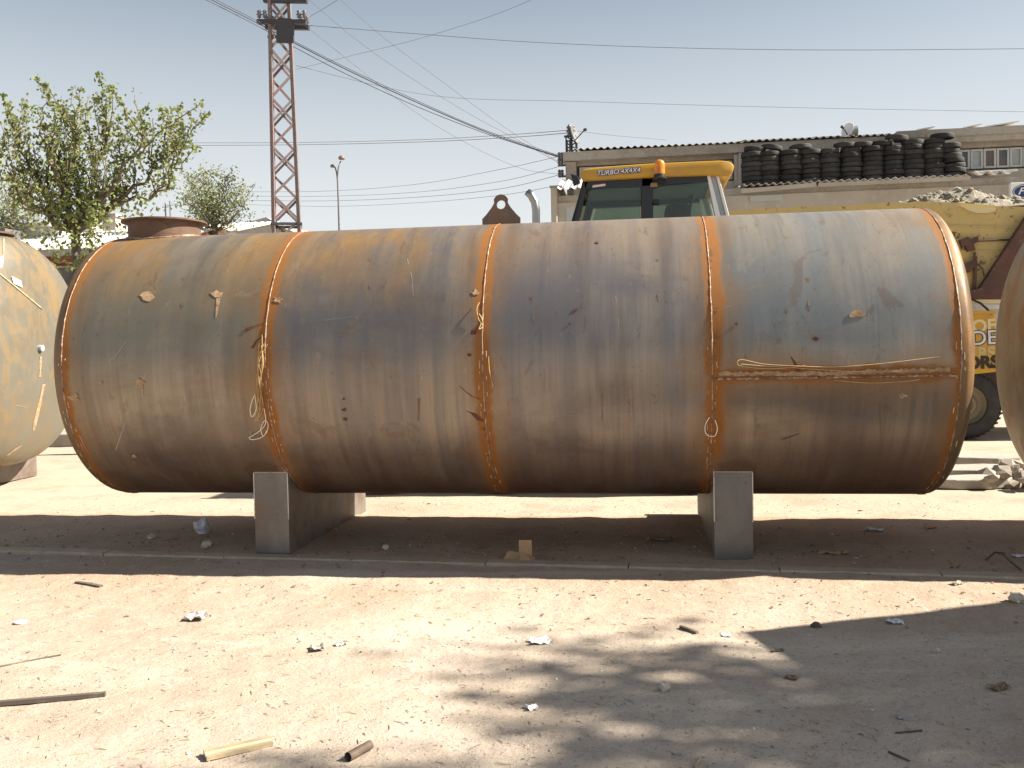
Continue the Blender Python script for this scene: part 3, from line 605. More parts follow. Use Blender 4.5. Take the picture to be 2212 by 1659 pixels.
# corrugated sheets, one part per sheet
def corr(parent, x0, x1, y0, z0, y1, z1, mat, pitch=.177, amp=.026, name='roof_sheet', w_=.885, jit=.02):
    x = x0
    while x < x1:
        n = 30; a_ = []; ww = min(w_+.05, x1-x+.05); dz = rnd(-jit, jit); dy = rnd(-jit, jit)*2
        tp, bt = [], []
        for i in range(n+1):
            xx = x+ww*i/n; c_ = amp*math.cos(2*math.pi*(xx-x0)/pitch)
            tp += [(xx, y0+dy, z0+c_+dz), (xx, y1, z1+c_+dz)]; bt += [(xx, y0+dy, z0+c_+dz-.012), (xx, y1, z1+c_+dz-.012)]
        m_ = len(tp); fs = []
        for i in range(n): fs += [(2*i, 2*i+2, 2*i+3, 2*i+1), (m_+2*i, m_+2*i+1, m_+2*i+3, m_+2*i+2), (2*i, m_+2*i, m_+2*i+2, 2*i+2)]
        k = MB(); k.add(tp+bt, fs); wb(k, name, mat, parent, True); x += w_
corr(bld, xL+.25, X(1930), YB-.30, z_top-.155, YB+4.4, z_top+.75, 'sheet')
corr(bld, X(1990), X(2150), YB+.4, z_top-.1, YB+4.4, z_top+.55, 'sheet', jit=.09)
k = MB(); k.box(X(1930), xR, YB-.35, YB+.3, z_top-.28, z_top-.10); wb(k, 'parapet_beam', 'concrete', bld)
for (a_, b_, c_) in ((1975, 2010, .02), (2075, 2110, .03), (2120, 2190, .05)):
    k = MB(); k.add([(X(a_), YB-.3, z_top-.09), (X(b_), YB-.35, z_top-.07+c_), (X(b_), YB+.9, z_top+.04+c_), (X(a_), YB+.9, z_top+.0), (X(a_), YB-.3, z_top-.06), (X(b_), YB-.35, z_top-.04+c_), (X(b_), YB+.9, z_top+.07+c_), (X(a_), YB+.9, z_top+.03)], [(0, 1, 2, 3), (4, 5, 6, 7), (0, 1, 5, 4), (1, 2, 6, 5), (2, 3, 7, 6), (3, 0, 4, 7)]); wb(k, 'loose_sheet', 'wsheet', bld)
# ground-floor awning that carries the tyres
YA = YB-1.5
k = MB(); k.box(X(1195, YA), X(2420, YA), YA+.05, YB+.24, z_aw-.34, z_aw-.16); wb(k, 'awning_slab', 'concrete', bld)
corr(bld, X(1605, YA), X(2085, YA), YA-.12, z_aw-.10, YB-.2, z_aw+.0, 'sheet', name='awning_sheet', jit=.006)
corr(bld, X(2102, YA), X(2190, YA), YA-.12, z_aw-.06, YB-.2, z_aw+.16, 'wsheet', name='awning_sheet', pitch=.30, amp=.05, jit=.0)
k = MB(); k.bar((X(1600, YA), YA-.18, z_aw-.27), (X(1760, YA), YA-.18, z_aw-.19), .06, .10); wb(k, 'gutter_board', 'render2', bld)
k = MB(); k.bar((X(1765, YA), YA-.18, z_aw-.20), (X(2090, YA), YA-.18, z_aw-.19), .06, .09); wb(k, 'gutter_board', 'render2', bld)
k = MB(); k.box(X(1200, YA), X(2420, YA), YA+.02, YA+.22, 0, z_aw-.345); wb(k, 'front_wall', 'render2', bld)
k = MB(); k.box(X(1190, YA), X(1203, YA), YA-.1, YB+3, 0, Z(1190, 406, YA)); wb(k, 'corner_column', 'render2', bld, bevel=.02)
k = MB(); k.box(X(1188, YA), X(1215, YA), YA-.14, YB+3, Z(1190, 406, YA), Z(1190, 403, YA)); wb(k, 'coping', 'concrete', bld)
corr(bld, X(1206, YA), X(1275, YA), YA-.35, Z(1230, 414, YA), YB-.2, Z(1230, 392, YB), 'wsheet', name='awning_sheet', jit=.03)
for (px0, px1, py0, py1) in ((1222, 1250, 448, 500), (1620, 1690, 423, 436), (2090, 2120, 410, 428)):
    k = MB(); k.box(X(px0, YA), X(px1, YA), YA-.01, YA+.03, Z(px0, py1, YA), Z(px0, py0, YA)); wb(k, 'vent_panel', 'frame', bld)
# brackets with insulators at the left gable
for py in (352, 376, 338):
    k = MB(); k.bar((xL+.02, YB+.3, Z(1222, py)), (X(1207), YB+.3, Z(1222, py)), .05); br = wb(k, 'wire_bracket', 'darksteel', bld)
    for px in (1207, 1213):
        q = MB(); q.lathe([(.01, -.10), (.05, -.08), (.03, -.03), (.06, 0), (.03, .04), (.055, .08), (.01, .12)], 12, (X(px), YB+.3, Z(px, py)+.06), 'z'); wb(q, 'insulator', 'porcelain', br, True)
# aerial cluster on the roof corner
an = empty('roof_wire_frame', (X(1234), YB+.2, z_top-.26)); tag(an, 'small steel wire frame with insulators on the roof corner', 'wire frame')
k = MB(); x0, x1 = X(1225), X(1246); zb = z_top-.26; z2 = Z(1235, 296)
for xx in (x0, x1, (x0+x1)/2):
    for yy in (YB-.1, YB+.3): k.bar((xx, yy, zb), (xx, yy, z2), .035)
for i in range(3): k.bar((x0, YB-.1, zb+(z2-zb)*i/3), (x1, YB-.1, zb+(z2-zb)*(i+1)/3), .03); k.bar((x1, YB-.1, zb+(z2-zb)*i/3), (x0, YB-.1, zb+(z2-zb)*(i+1)/3), .03)
k.bar((x0-.05, YB-.1, z2), (x1, YB-.1, z2), .05); wb(k, 'lattice_frame', 'darksteel', an)
for px in (1232, 1239):
    q = MB(); q.lathe([(.02, 0), (.07, .03), (.04, .08), (.09, .13), (.04, .18), (.08, .23), (.01, .32)], 12, (X(px), YB-.1, z2), 'z'); wb(q, 'insulator', 'porcelain', an, True)
sd = empty('satellite_dish', (X(1246), YB-.2, z_top-.2)); tag(sd, 'grey satellite dish seen edge-on at the left roof corner', 'satellite dish')
def dish(parent, c, r, nrm, mat='pole'):
    k = MB(); prof = [(.004, -.10*r*2), (r*.4, -.08*r*2), (r*.75, -.03*r*2), (r, .05*r*2), (r*.98, .06*r*2), (r*.7, -.0*r*2), (.004, -.06*r*2)]
    k.lathe(prof, 28, (0, 0, 0), 'z'); q = Vector((0, 0, 1)).rotation_difference(Vector(nrm)); k.v = [tuple(q @ Vector(v)+Vector(c)) for v in k.v]
    wb(k, 'reflector', mat, parent, True); n_ = Vector(nrm).normalized()
    a_ = MB(); a_.tube([Vector(c)-Vector((0, 0, r*.7)), Vector(c)+n_*r*1.1], .015, 6); a_.tube([Vector(c)+n_*r*1.0, Vector(c)+n_*r*1.3], .04, 8); wb(a_, 'feed_arm', 'darksteel', parent)
    b_ = MB(); b_.tube([Vector(c)-n_*.05, Vector(c)-n_*.12-Vector((0, 0, r*.5)), (c[0]-n_.x*.12, c[1]-n_.y*.12, parent.location.z)], .025, 8); wb(b_, 'mast', 'darksteel', parent)
dish(sd, (X(1243), YB-.25, Z(1243, 294)), .28, (.95, -.25, .25))
sd2 = empty('satellite_dish', (X(1832), YB-.3, z_top-.1)); tag(sd2, 'small white satellite dish on the roof edge above the tyres', 'satellite dish')
dish(sd2, (X(1826), YB-.35, Z(1826, 288)), .19, (-.75, -.6, .25), 'white')
bx = empty('roof_drum', (X(1838), YB-.2, z_top-.1)); tag(bx, 'small pale metal drum lying on the roof beside the white dish', 'drum')
k = MB(); k.tube([(X(1830), YB-.1, Z(1838, 287)), (X(1850), YB-.1, Z(1838, 286))], .14, 16); wb(k, 'body', 'pole', bx, 'auto')
k = MB(); k.bar((X(1834), YB-.1, z_top-.1), (X(1834), YB-.1, Z(1838, 290)), .04); k.bar((X(1847), YB-.1, z_top-.1), (X(1847), YB-.1, Z(1838, 290)), .04); wb(k, 'stand', 'darksteel', bx)
# shop sign with the blue oval
sg = empty('shop_sign', (X(2225, YA), YA-.5, 0)); sg.location.z = Z(2225, 434, YA-.5); tag(sg, 'white sign board with a blue oval emblem at the right edge', 'sign')
ys = YA-.5
k = MB(); k.box(X(2183, ys), X(2272, ys), ys, ys+.12, Z(2225, 434, ys), Z(2225, 393, ys)); wb(k, 'board', 'white', sg, bevel=.01)
cx, cz = X(2222, ys), Z(2222, 413, ys)
for rx, rz, yy, mt in ((.355, .178, .004, 'blue'), (.335, .160, .008, 'white'), (.32, .146, .012, 'blue')):
    k = MB(); n = 36; k.prism([(cx+rx*math.cos(2*math.pi*i/n), cz+rz*math.sin(2*math.pi*i/n)) for i in range(n)], ys-yy, ys-.001); wb(k, 'oval_emblem', mt, sg)
text('lettering', 'Ford', .22, 'white', sg, (cx-sg.location.x, -.016, cz-sg.location.z), (R_(90), 0, 0), .003, .35, sx=1.15)

# ------------------------------------------------------------------ tyres on the awning
TR_, TW = .272, .116
prof = []
for i in range(15):
    t = -math.pi*.5+math.pi*i/14; prof.append((TR_-.055+.055*math.copysign(abs(math.cos(t))**.28, math.cos(t)), TW/2*math.copysign(abs(math.sin(t))**.6, math.sin(t))))
prof = [(.165, -TW/2*.75), (.19, -TW/2)]+prof[1:-1]+[(.19, TW/2), (.165, TW/2*.75), (.165, -TW/2*.75)]
k = MB(); k.lathe(prof, 30, (0, 0, 0), 'z'); me_t = k.mesh('tyre', 'auto'); me_t.materials.append(MT['tyre'])
stacks = [(1627, 7, 0), (1662, 7, .0), (1708, 7, 0), (1750, 7, 0), (1791, 7, 0), (1838, 7, 0), (1884, 7, 0), (1928, 7, 0), (1971, 8, 0), (2015, 8, 0), (2055, 7, .06)]
ordn = ['first', 'second', 'third', 'fourth', 'fifth', 'sixth', 'seventh', 'eighth', 'ninth', 'tenth', 'eleventh']
yT = YA+.42
for si, (px, n, lean) in enumerate(stacks):
    xc = at(px, 400, yT).x; zb = z_aw-.075
    for j in range(n):
        o = mk('tyre', me_t, None); o.location = (xc+rnd(-.018, .018)+lean*(math.sin(j*.9)), yT+rnd(-.03, .03), zb+TW*(j+.5)+.003*j)
        o.rotation_euler = (rnd(-.02, .02), (rnd(-.03, .03) if not lean else .10*math.sin(j)), rnd(0, 6)); s_ = rnd(.92, 1.07); o.scale = (s_, s_, rnd(.93, 1.04))
        tag(o, 'black tyre, %s from the bottom in the %s stack from the left on the awning' % (ordn[j], ordn[si]), 'tyre', 'old tyres stacked on the workshop awning')
for i, (px, base, tx, ty, lab) in enumerate(((1632, 7, .10, -.10, 'slightly tilted tyre on top at the left end of the row'), (1668, 7, .05, .16, 'tipped black tyre on top of the second stack'),
        (1730, 7, .0, .05, 'flat black tyre bridging the third and fourth stacks'), (1826, 7, .0, -.03, 'flat black tyre bridging the fifth and sixth stacks'), (1862, 7, .03, .03, 'flat black tyre bridging the sixth and seventh stacks'),
        (1905, 7, .0, -.03, 'flat black tyre bridging the seventh and eighth stacks'), (1938, 8, .05, -.12, 'black tyre on top just before the ninth stack'), (2036, 8, .03, .03, 'flat topmost tyre over the tenth and eleventh stacks'))):
    o = mk('tyre', me_t, None); xc = at(px, 400, yT).x; o.location = (xc, yT+.02, z_aw-.07+TW*(base+.55)+.02+.12*abs(ty)); o.rotation_euler = (tx, ty, rnd(0, 6))
    tag(o, lab, 'tyre', 'old tyres stacked on the workshop awning')

# ------------------------------------------------------------------ dump truck with its load
YD = 15.6
trk = empty('dump_truck', (at(1900, 600, YD).x, YD+1.2, 0)); tag(trk, 'rusty pale yellow dump truck heaped with gravel behind the tank', 'truck')
def px3(lst, Y): return [at(x, y, Y) for x, y in lst]
def panel(name, pts, Y, thick, mat, parent, bevel=0):
    k = MB(); k.prism(pxpoly(pts, Y), Y, Y+thick); return wb(k, name, mat, parent, bevel=bevel)
side = [(1566, 640), (1566, 455)]+[(1580+i*20, 454-(i*20)*.046+rnd(-1.6, 1.6)) for i in range(21)]+[(2010, 436), (2080, 438), (2160, 445), (2330, 450), (2330, 640)]
body = panel('side_board', side, YD, .06, 'dumpyellow', trk); body['label'] = 'dented yellow side board streaked with rust'
zb0 = at(1900, 641, YD).z; zb1 = at(1900, 446, YD).z; x0, x1 = at(1566, 640, YD).x, at(2330, 640, YD).x
k = MB(); k.box(x0, x1, YD+2.35, YD+2.41, zb0, zb1-.02); wb(k, 'side_board', 'dumpyellow', trk)
k = MB(); k.box(x0, x0+.06, YD+.062, YD+2.348, zb0, zb1-.03); wb(k, 'end_board', 'dumpyellow', trk)
k = MB(); k.box(x1-.06, x1, YD+.062, YD+2.348, zb0, zb1-.03); wb(k, 'end_board', 'dumpyellow', trk)
k = MB(); k.box(x0+.07, x1-.07, YD+.07, YD+2.34, zb0, zb0+.08); wb(k, 'body_floor', 'beam', trk)
for py in (487, 540): 
    k = MB(); k.bar(at(2010, py, YD-.012), at(2330, py+8, YD-.012), .02, .018); wb(k, 'body_rib', 'dumpyellow', trk)
panel('dark_plate', [(2222, 462), (2330, 462), (2330, 647), (2088, 647), (2090, 628), (2117, 623)], YD-.16, .14, 'beam', trk, .008)  # dark brown triangular plate standing before the side board
k = MB(); k.bar(at(2020, 650, YD-.1), at(2330, 648, YD-.1), .1, .09); wb(k, 'chassis_rail', 'letter_cream', trk)
k = MB(); k.bar(at(2020, 664, YD-.05), at(2330, 662, YD-.05), .08, .06); wb(k, 'chassis_rail', 'greyplastic', trk)
# hinge and latch ironwork on the board
lt_ = empty('board_latch'); lt_.parent = trk
k = MB(); k.prism(pxpoly([(2074, 518), (2090, 511), (2098, 516), (2112, 510), (2114, 522), (2104, 527), (2108, 540), (2092, 543), (2086, 530), (2080, 536)], YD-.10), YD-.10, YD-.003); wb(k, 'hinge_plate', 'beam', lt_)
k = MB(); k.prism(pxpoly([(2060, 566), (2078, 571), (2110, 560), (2113, 574), (2100, 580), (2096, 588), (2070, 592), (2060, 586)], YD-.09), YD-.09, YD-.003); wb(k, 'latch_plate', 'beam', lt_)
k = MB(); k.tube([at(2107, 545, YD-.06), at(2106, 600, YD-.06), at(2102, 640, YD-.06)], .03, 8); k.tube([at(2110, 520, YD-.04), at(2210, 517, YD-.04)], .018, 6); wb(k, 'latch_rod', 'beam', lt_, 'auto')
k = MB(); k.tube([at(2112, 570, YD-.06), at(2122, 580, YD-.08), at(2126, 596, YD-.07)], .014, 6); wb(k, 'chain_end', 'beam', lt_)
hose = MB(); hose.tube([at(x, y, YD-.25) for x, y in ((2085, 648), (2100, 647), (2118, 655), (2133, 668), (2143, 682), (2147, 695))], .018, 8); wb(hose, 'hose', 'black', trk, True)
# painted tail panel with its lettering
YP = YD-.35
pnl = panel('tail_panel', [(2050, 676), (2150, 680), (2152, 803), (2050, 814)], YP, .03, 'yellow', trk, .004); pnl['label'] = 'yellow panel painted with letters above the wheel'
panel('tail_panel_lip', [(2050, 668), (2150, 672), (2150, 679), (2050, 675)], YP-.05, .07, 'yellow', trk)
def plet(body_, px, py, size, mat, dy=.004, bold=.004):
    p = at(px, py, YP-dy); q = wp(pnl); text('lettering', body_, size, mat, pnl, tuple(p-q), (R_(90), R_(-2.5), 0), bold, .0)
plet('OF', 2125, 705, .27, 'letter_cream', .004, .008); plet('DE', 2126, 731, .31, 'letter_black', .006, .016); plet('DE', 2126, 731, .31, 'greyplastic', .008, .003)
plet('RS', 2131, 763, .24, 'dumpyellow', .004, .010); plet('ORS', 2122, 784, .26, 'letter_black', .006, .014)
def wheel(parent, c, r, w_, ax='y', hub='rim'):
    wh = empty('wheel', Vector(c)-wp(parent)); wh.parent = parent
    k = MB(); h = w_/2
    k.lathe([(r*.55, -h*.8), (r*.60, -h), (r*.80, -h*1.02), (r*.93, -h*.92), (r*.99, -h*.70), (r, 0), (r*.99, h*.70), (r*.93, h*.92), (r*.80, h*1.02), (r*.60, h), (r*.55, h*.8), (r*.55, -h*.8)], 56, (0, 0, 0), ax)
    k.build('tyre', 'tyre', wh, 'auto')
    t = MB()
    for i in range(40):
        a_ = 2*math.pi*i/40
        for sd_ in (-1, 1):
            p = [(math.cos(a_)*r*.985, sd_*h*.15, math.sin(a_)*r*.985), (math.cos(a_+.06)*r*.985, sd_*h*.95, math.sin(a_+.06)*r*.985)]
            t.bar(p[0], p[1], r*.07, r*.05)
    tag(t.build('tread_blocks', 'tyre', wh), kind='stuff')
    q = MB(); q.lathe([(.01, -h*.35), (r*.2, -h*.35), (r*.22, -h*.5), (r*.30, -h*.5), (r*.34, -h*.2), (r*.48, -h*.3), (r*.56, -h*.86), (r*.57, h*.8)], 40, (0, 0, 0), ax); q.build('rim', hub, wh, 'auto')
    return wh
wc = at(2084, 878, YD+.05)
wheel(trk, (wc.x, YD+.1, .545), .545, .30); wheel(trk, (wc.x, YD+2.2, .545), .545, .30); wheel(trk, (wc.x-1.25, YD+.1, .545), .545, .30); wheel(trk, (wc.x-1.25, YD+2.2, .545), .545, .30)
wheel(trk, (wc.x+3.9, YD+.1, .545), .545, .30); wheel(trk, (wc.x+3.9, YD+2.2, .545), .545, .30)
for yy in (YD+.65, YD+1.65):
    k = MB(); k.box(x0+.2, wc.x+4.9, yy-.06, yy+.06, .75, 1.05); wb(k, 'frame_rail', 'beam', trk)
cb = MB(); xc_ = x1+.25; cb.prism([(xc_, .8), (xc_+1.75, .8), (xc_+1.8, 1.7), (xc_+1.5, 2.65), (xc_+.1, 2.7), (xc_, 2.5)], YD+.05, YD+2.35); wb(cb, 'cab', 'dumpyellow', trk, bevel=.05)
cg = MB(); cg.prism([(xc_+.45, 1.75), (xc_+1.6, 1.75), (xc_+1.4, 2.45), (xc_+.45, 2.45)], YD+.03, YD+.06); wb(cg, 'cab_window', 'wglass', trk)
# gravel load: a heaped mound with lumps
def heap(u, v):
    x = x0+.1+(x1-x0-.2)*u; px = 1566+(2330-1566)*u
    prof_ = [(1566, -.25), (1850, -.10), (1905, .03), (1950, .13), (2000, .22), (2050, .30), (2090, .335), (2140, .34), (2180, .25), (2215, .17), (2330, .05)]
    h = prof_[-1][1]
    for (p0, h0), (p1, h1) in zip(prof_, prof_[1:]):
        if p0 <= px <= p1: h = h0+(h1-h0)*(px-p0)/(p1-p0); break
    e = min(1, math.sin(math.pi*min(max(v, 0), 1))*1.9)
    y = YD+.07+2.26*v
    return (x, y, zb1-.06+h*e+.045*vn(x*1.0, y, 4)*(e+.2)+.035*vn(x, y+9, 9)*(e+.2))
n1, n2 = 110, 40; vs_ = [heap(i/n1, j/n2) for j in range(n2+1) for i in range(n1+1)]
fs = [(j*(n1+1)+i, j*(n1+1)+i+1, (j+1)*(n1+1)+i+1, (j+1)*(n1+1)+i) for j in range(n2) for i in range(n1)]
k = MB(); k.add(vs_, fs); hp = wb(k, 'gravel_load', 'gravel', None); tag(hp, 'pale rubble and gravel heaped on the dump truck', 'gravel', kind='stuff')
def rock(mb, c, r, sq=.7, n=None):
    bm = bmesh.new(); bmesh.ops.create_icosphere(bm, subdivisions=1, radius=1)
    sx, sy, sz = r*rnd(.7, 1.2), r*rnd(.7, 1.2), r*sq*rnd(.7, 1.1); e = Euler((rnd(-.4, .4), rnd(-.4, .4), rnd(0, 6))).to_matrix()
    vv = []
    for v in bm.verts: f_ = rnd(.78, 1.15); vv.append(e @ Vector((v.co.x*sx*f_, v.co.y*sy*f_, v.co.z*sz*f_))+Vector(c))
    mb.add(vv, [tuple(q.index for q in f.verts) for f in bm.faces]); bm.free()
k = MB()
for i in range(420):
    u, v = rnd(.35, 1), rnd(.02, .6); p = heap(u, v); rock(k, p, rnd(.02, .075)*random.choice((.6, .8, 1, 1.3)), .8)
tag(wb(k, 'gravel_lumps', 'gravel', None), 'loose stone lumps on the heaped gravel load', 'stones', kind='stuff')
k = MB(); pl = px3([(2076, 444), (2092, 454), (2112, 460), (2135, 460), (2150, 455), (2152, 449), (2120, 447)], YD-.06); n = len(pl)
k.add(pl+[p+Vector((0, .05, 0)) for p in pl], [tuple(range(n))]+[(i, (i+1) % n, (i+1) % n+n, i+n) for i in range(n)]); wb(k, 'mortar_spill', 'letter_cream', trk)

# ------------------------------------------------------------------ backhoe loader
YL = 9.95
ldr = empty('backhoe_loader', (at(1420, 470, YL).x, YL+.7, 0)); tag(ldr, 'yellow roofed backhoe loader with dark cab windows behind the tank', 'loader')
YF = YL+1.45
roof = [(1258, 391), (1252, 372), (1258, 366), (1275, 363), (1340, 357), (1400, 353), (1500, 348.5), (1558, 346), (1578, 349), (1586, 357), (1583, 372), (1573, 382), (1540, 378), (1400, 383)]
k = MB(); k.prism(pxpoly(roof, YL-.05), YL-.05, YF+.05); rf = wb(k, 'cab_roof', 'yellow', ldr, 'auto', bevel=.018)
def rows(pts, y, t, name, mat, parent, bevel=0):
    k = MB(); k.prism(pxpoly(pts, YL), y, y+t); return wb(k, name, mat, parent, bevel=bevel)
cabf = empty('cab_frame'); cabf.parent = ldr
for y in (YL, YF-.08):
    rows([(1259, 390), (1272, 389), (1238, 520), (1215, 640), (1195, 640), (1222, 520)], y, .08, 'front_post', 'cabframe', cabf, .01)
    rows([(1385, 383), (1411, 382), (1411, 640), (1385, 640)], y, .08, 'centre_post', 'cabframe', cabf, .01)
    rows([(1527, 378), (1534, 378), (1560, 480), (1600, 640), (1588, 640), (1548, 480)], y, .08, 'rear_post', 'white', cabf, .004)
    rows([(1546, 377), (1552, 377), (1579, 480), (1620, 640), (1612, 640), (1572, 480)], y, .08, 'rear_post', 'white', cabf, .004)
    rows([(1535, 381), (1545, 380), (1571, 480), (1611, 640), (1601, 640), (1561, 480)], y+.02, .05, 'rear_quarter_panel', 'pillar', cabf)
    rows([(1262, 391), (1526, 379), (1530, 392), (1412, 400), (1384, 402), (1264, 408)], y, .08, 'top_rail', 'cabframe', cabf)
    rows([(1200, 640), (1620, 640), (1620, 720), (1200, 720)], y, .06, 'lower_panel', 'yellow', cabf)
    rows([(1276, 404), (1384, 400), (1384, 640), (1218, 640), (1242, 520)], y+.03, .012, 'door_glass', 'cabglass', cabf)
    rows([(1411, 398), (1529, 391), (1547, 480), (1586, 640), (1411, 640)], y+.03, .012, 'side_glass', 'cabglass', cabf)
k = MB(); k.hexa([at(1258, 391, YL), at(1258, 391, YL)+Vector((0, 1.45, 0)), at(1262, 391, YL)+Vector((0, 1.45, 0)), at(1262, 391, YL)], [at(1196, 640, YL), at(1196, 640, YL)+Vector((0, 1.45, 0)), at(1200, 640, YL)+Vector((0, 1.45, 0)), at(1200, 640, YL)]); wb(k, 'windscreen', 'cabglass', cabf)
rows([(1262, 389), (1540, 379), (1540, 384), (1262, 396)], YL+.081, YF-YL-.17, 'headliner', 'black', cabf)
k = MB(); k.box(at(1440, 500, YL).x, at(1500, 500, YL).x, YL+.45, YL+.95, at(1440, 520, YL).z, at(1440, 425, YL).z); wb(k, 'seat_back', 'seat', ldr, bevel=.06)
k = MB(); k.box(at(1400, 500, YL).x, at(1500, 500, YL).x, YL+.42, YL+.98, at(1440, 560, YL).z, at(1440, 530, YL).z); wb(k, 'seat', 'seat', ldr, bevel=.04)
k = MB(); k.tube([at(1330, 600, YL+.7), at(1312, 500, YL+.7)], .04, 8); k.lathe([(.19, -.012), (.205, 0), (.19, .012), (.175, 0), (.19, -.012)], 28, tuple(at(1310, 496, YL+.7)), 'z'); wb(k, 'steering_wheel', 'black', ldr, 'auto')
k = MB(); k.box(at(1225, 520, YL).x, at(1275, 520, YL).x, YL+.2, YF-.2, at(1300, 620, YL).z, at(1300, 470, YL).z); wb(k, 'dashboard', 'black', ldr, bevel=.03)
k = MB(); k.tube([at(1492, 500, YL+.2), at(1490, 455, YL+.2), at(1493, 430, YL+.2)], .016, 8); k.tube([at(1493, 432, YL+.2), at(1493, 422, YL+.2)], .04, 10); wb(k, 'control_lever', 'black', ldr, 'auto')
rows([(1452, 428), (1489, 425), (1490, 448), (1455, 452)], YL+.5, .02, 'notice_plate', 'pillar', ldr, .004)
rows([(1411, 432), (1424, 432), (1424, 440), (1411, 441)], YL-.035, .035, 'door_handle', 'black', ldr, .004)
rows([(1405, 396), (1420, 395), (1420, 404), (1405, 405)], YL-.012, .012, 'number_plate', 'flake', ldr)
rows([(1234, 378), (1249, 384), (1255, 398), (1240, 405)], YL-.1, .05, 'side_mirror', 'black', ldr, .006)
stk = rows([(1281, 399), (1306, 396), (1306, 402), (1281, 405)], YL-.003, .003, 'window_sticker', 'red', ldr)
q = at(1293.5, 400.5, YL-.006); text('lettering', 'oooooo', .042, 'paper', stk, tuple(q-wp(stk)), (R_(90), R_(-5), 0), .002, .2)
for bold, yy, mt in ((.0065, .060, 'blue'), (.0005, .064, 'white')):
    q = at(1335.5, 371, YL-yy); text('lettering', 'TURBO 4X4X4', .070, mt, rf, tuple(q-wp(rf)), (R_(90), R_(-2.2), 0), bold, .22, sx=1.0)
# beacon
bc = at(1425, 386, YL-.14); bn = empty('beacon', bc-wp(ldr)); bn.parent = ldr
k = MB(); k.lathe([(.001, -.01), (.075, -.01), (.078, .006), (.06, .022), (.058, .045), (.001, .05)], 28); k.build('base', 'black', bn, 'auto')
k = MB(); k.lathe([(.056, .035), (.056, .13), (.052, .165), (.04, .185), (.02, .195), (.001, .197)], 28); k.build('amber_lens', 'amber', bn, True)
k = MB(); k.lathe([(.001, .045), (.02, .05), (.024, .12), (.001, .14)], 14); k.build('lamp', 'orange', bn, True)
k = MB(); k.bar((0, 0, -.02), (0, .16, -.02), .04, .02); k.build('bracket', 'black', bn)
# exhaust stack, bonnet, running gear, arms
k = MB(); ex = [at(x, y, YL+.6) for x, y in ((1158, 760), (1158, 500), (1158, 455), (1155, 436), (1147, 422), (1139, 414))]; k.tube(ex, [.045]*5+[.044], 16, True); wb(k, 'exhaust_stack', 'chrome', ldr, True)
hx0, hx1 = at(1000, 600, YL).x, at(1196, 600, YL).x
k = MB(); k.prism([(hx0, 1.0), (hx1-.02, 1.0), (hx1-.02, 2.15), (hx0+.2, 1.95), (hx0, 1.8)], YL+.15, YF-.15); wb(k, 'bonnet', 'yellow', ldr, bevel=.04)
k = MB(); k.box(hx0+.1, at(1640, 600, YL).x, YL+.4, YF-.4, .55, 1.0); wb(k, 'chassis', 'black', ldr)
for xx, rr in ((at(1500, 600, YL).x, .76), (at(1060, 600, YL).x, .52)):
    for yy in (YL+.1, YF-.1): wheel(ldr, (xx, yy, rr), rr, .40, hub='yellow')
for yy in (YL+.25, YF-.25):
    k = MB(); k.tube([(hx1-.1, yy, 1.75), (hx0-.3, yy, 1.35), (hx0-.75, yy, .5)], .09, 8); wb(k, 'loader_arm', 'yellow', ldr)
k = MB(); k.prism([(hx0-.7, .05), (hx0-1.3, .05), (hx0-1.35, .12), (hx0-.95, .25), (hx0-.8, .8), (hx0-.68, .8)], YL-.15, YF+.15); wb(k, 'front_bucket', 'yellow', ldr, bevel=.01)
bx_ = at(1640, 600, YL).x
k = MB(); k.tube([(bx_, YL+.7, 1.0), (bx_+.35, YL+.7, 1.9), (bx_+.7, YL+.7, 2.0)], .13, 8); wb(k, 'boom', 'yellow', ldr)
k = MB(); k.tube([(bx_+.7, YL+.7, 2.0), (bx_+1.1, YL+.7, .9)], .1, 8); wb(k, 'dipper_arm', 'yellow', ldr)
k = MB(); k.prism([(bx_+.75, .3), (bx_+1.2, .35), (bx_+1.25, .9), (bx_+1.0, .95), (bx_+.8, .6)], YL+.45, YL+.95); wb(k, 'rear_bucket', 'beam', ldr, bevel=.01)
# ------------------------------------------------------------------ lattice power tower
YW = 24.0
pb, ptp = at(621, 488, YW), at(611, 0, YW)
twr = empty('power_tower', (pb.x, YW, 0)); tag(twr, 'rusty steel lattice power tower standing left of centre', 'tower')
zt = ptp.z+1.2; rot = R_(21)
def tw(z):                                     # corner points of the shaft at a height
    f_ = z/zt; h = (.40-.17*f_); cx_ = pb.x+(ptp.x-pb.x)*0; cx_ = pb.x-.06*f_
    return [Vector((cx_+h*math.sqrt(2)*math.cos(rot+math.pi/4+i*math.pi/2), YW+h*math.sqrt(2)*math.sin(rot+math.pi/4+i*math.pi/2), z)) for i in range(4)]
for i in range(4):
    k = MB(); a_, b_ = tw(0)[i], tw(zt)[i]; k.bar(a_, b_, .085); wb(k, 'leg', 'tower', twr)
nseg = 19
for s_ in range(4, nseg):
    z0, z1 = zt*s_/nseg, zt*(s_+1)/nseg
    for i in range(4):
        j = (i+1) % 4; lo, hi = tw(z0), tw(z1); p, q = (lo[i], hi[j]) if (s_+i) % 2 else (lo[j], hi[i])
        k = MB(); k.bar(p, q, .06, .06); wb(k, 'brace', 'tower', twr)
        if s_ % 2 == 0:
            p, q = (lo[j], hi[i]) if (s_+i) % 2 else (lo[i], hi[j]); k = MB(); k.bar(p, q, .055, .05); wb(k, 'brace', 'tower', twr)
zf = at(621, 487, YW).z
for i in range(4):
    c_ = tw(zf); k = MB(); d_ = (c_[(i+1) % 4]-c_[i])*.12; k.bar(c_[i]-d_, c_[(i+1) % 4]+d_, .09, .07); wb(k, 'climb_guard', 'darksteel', twr)
arms = []
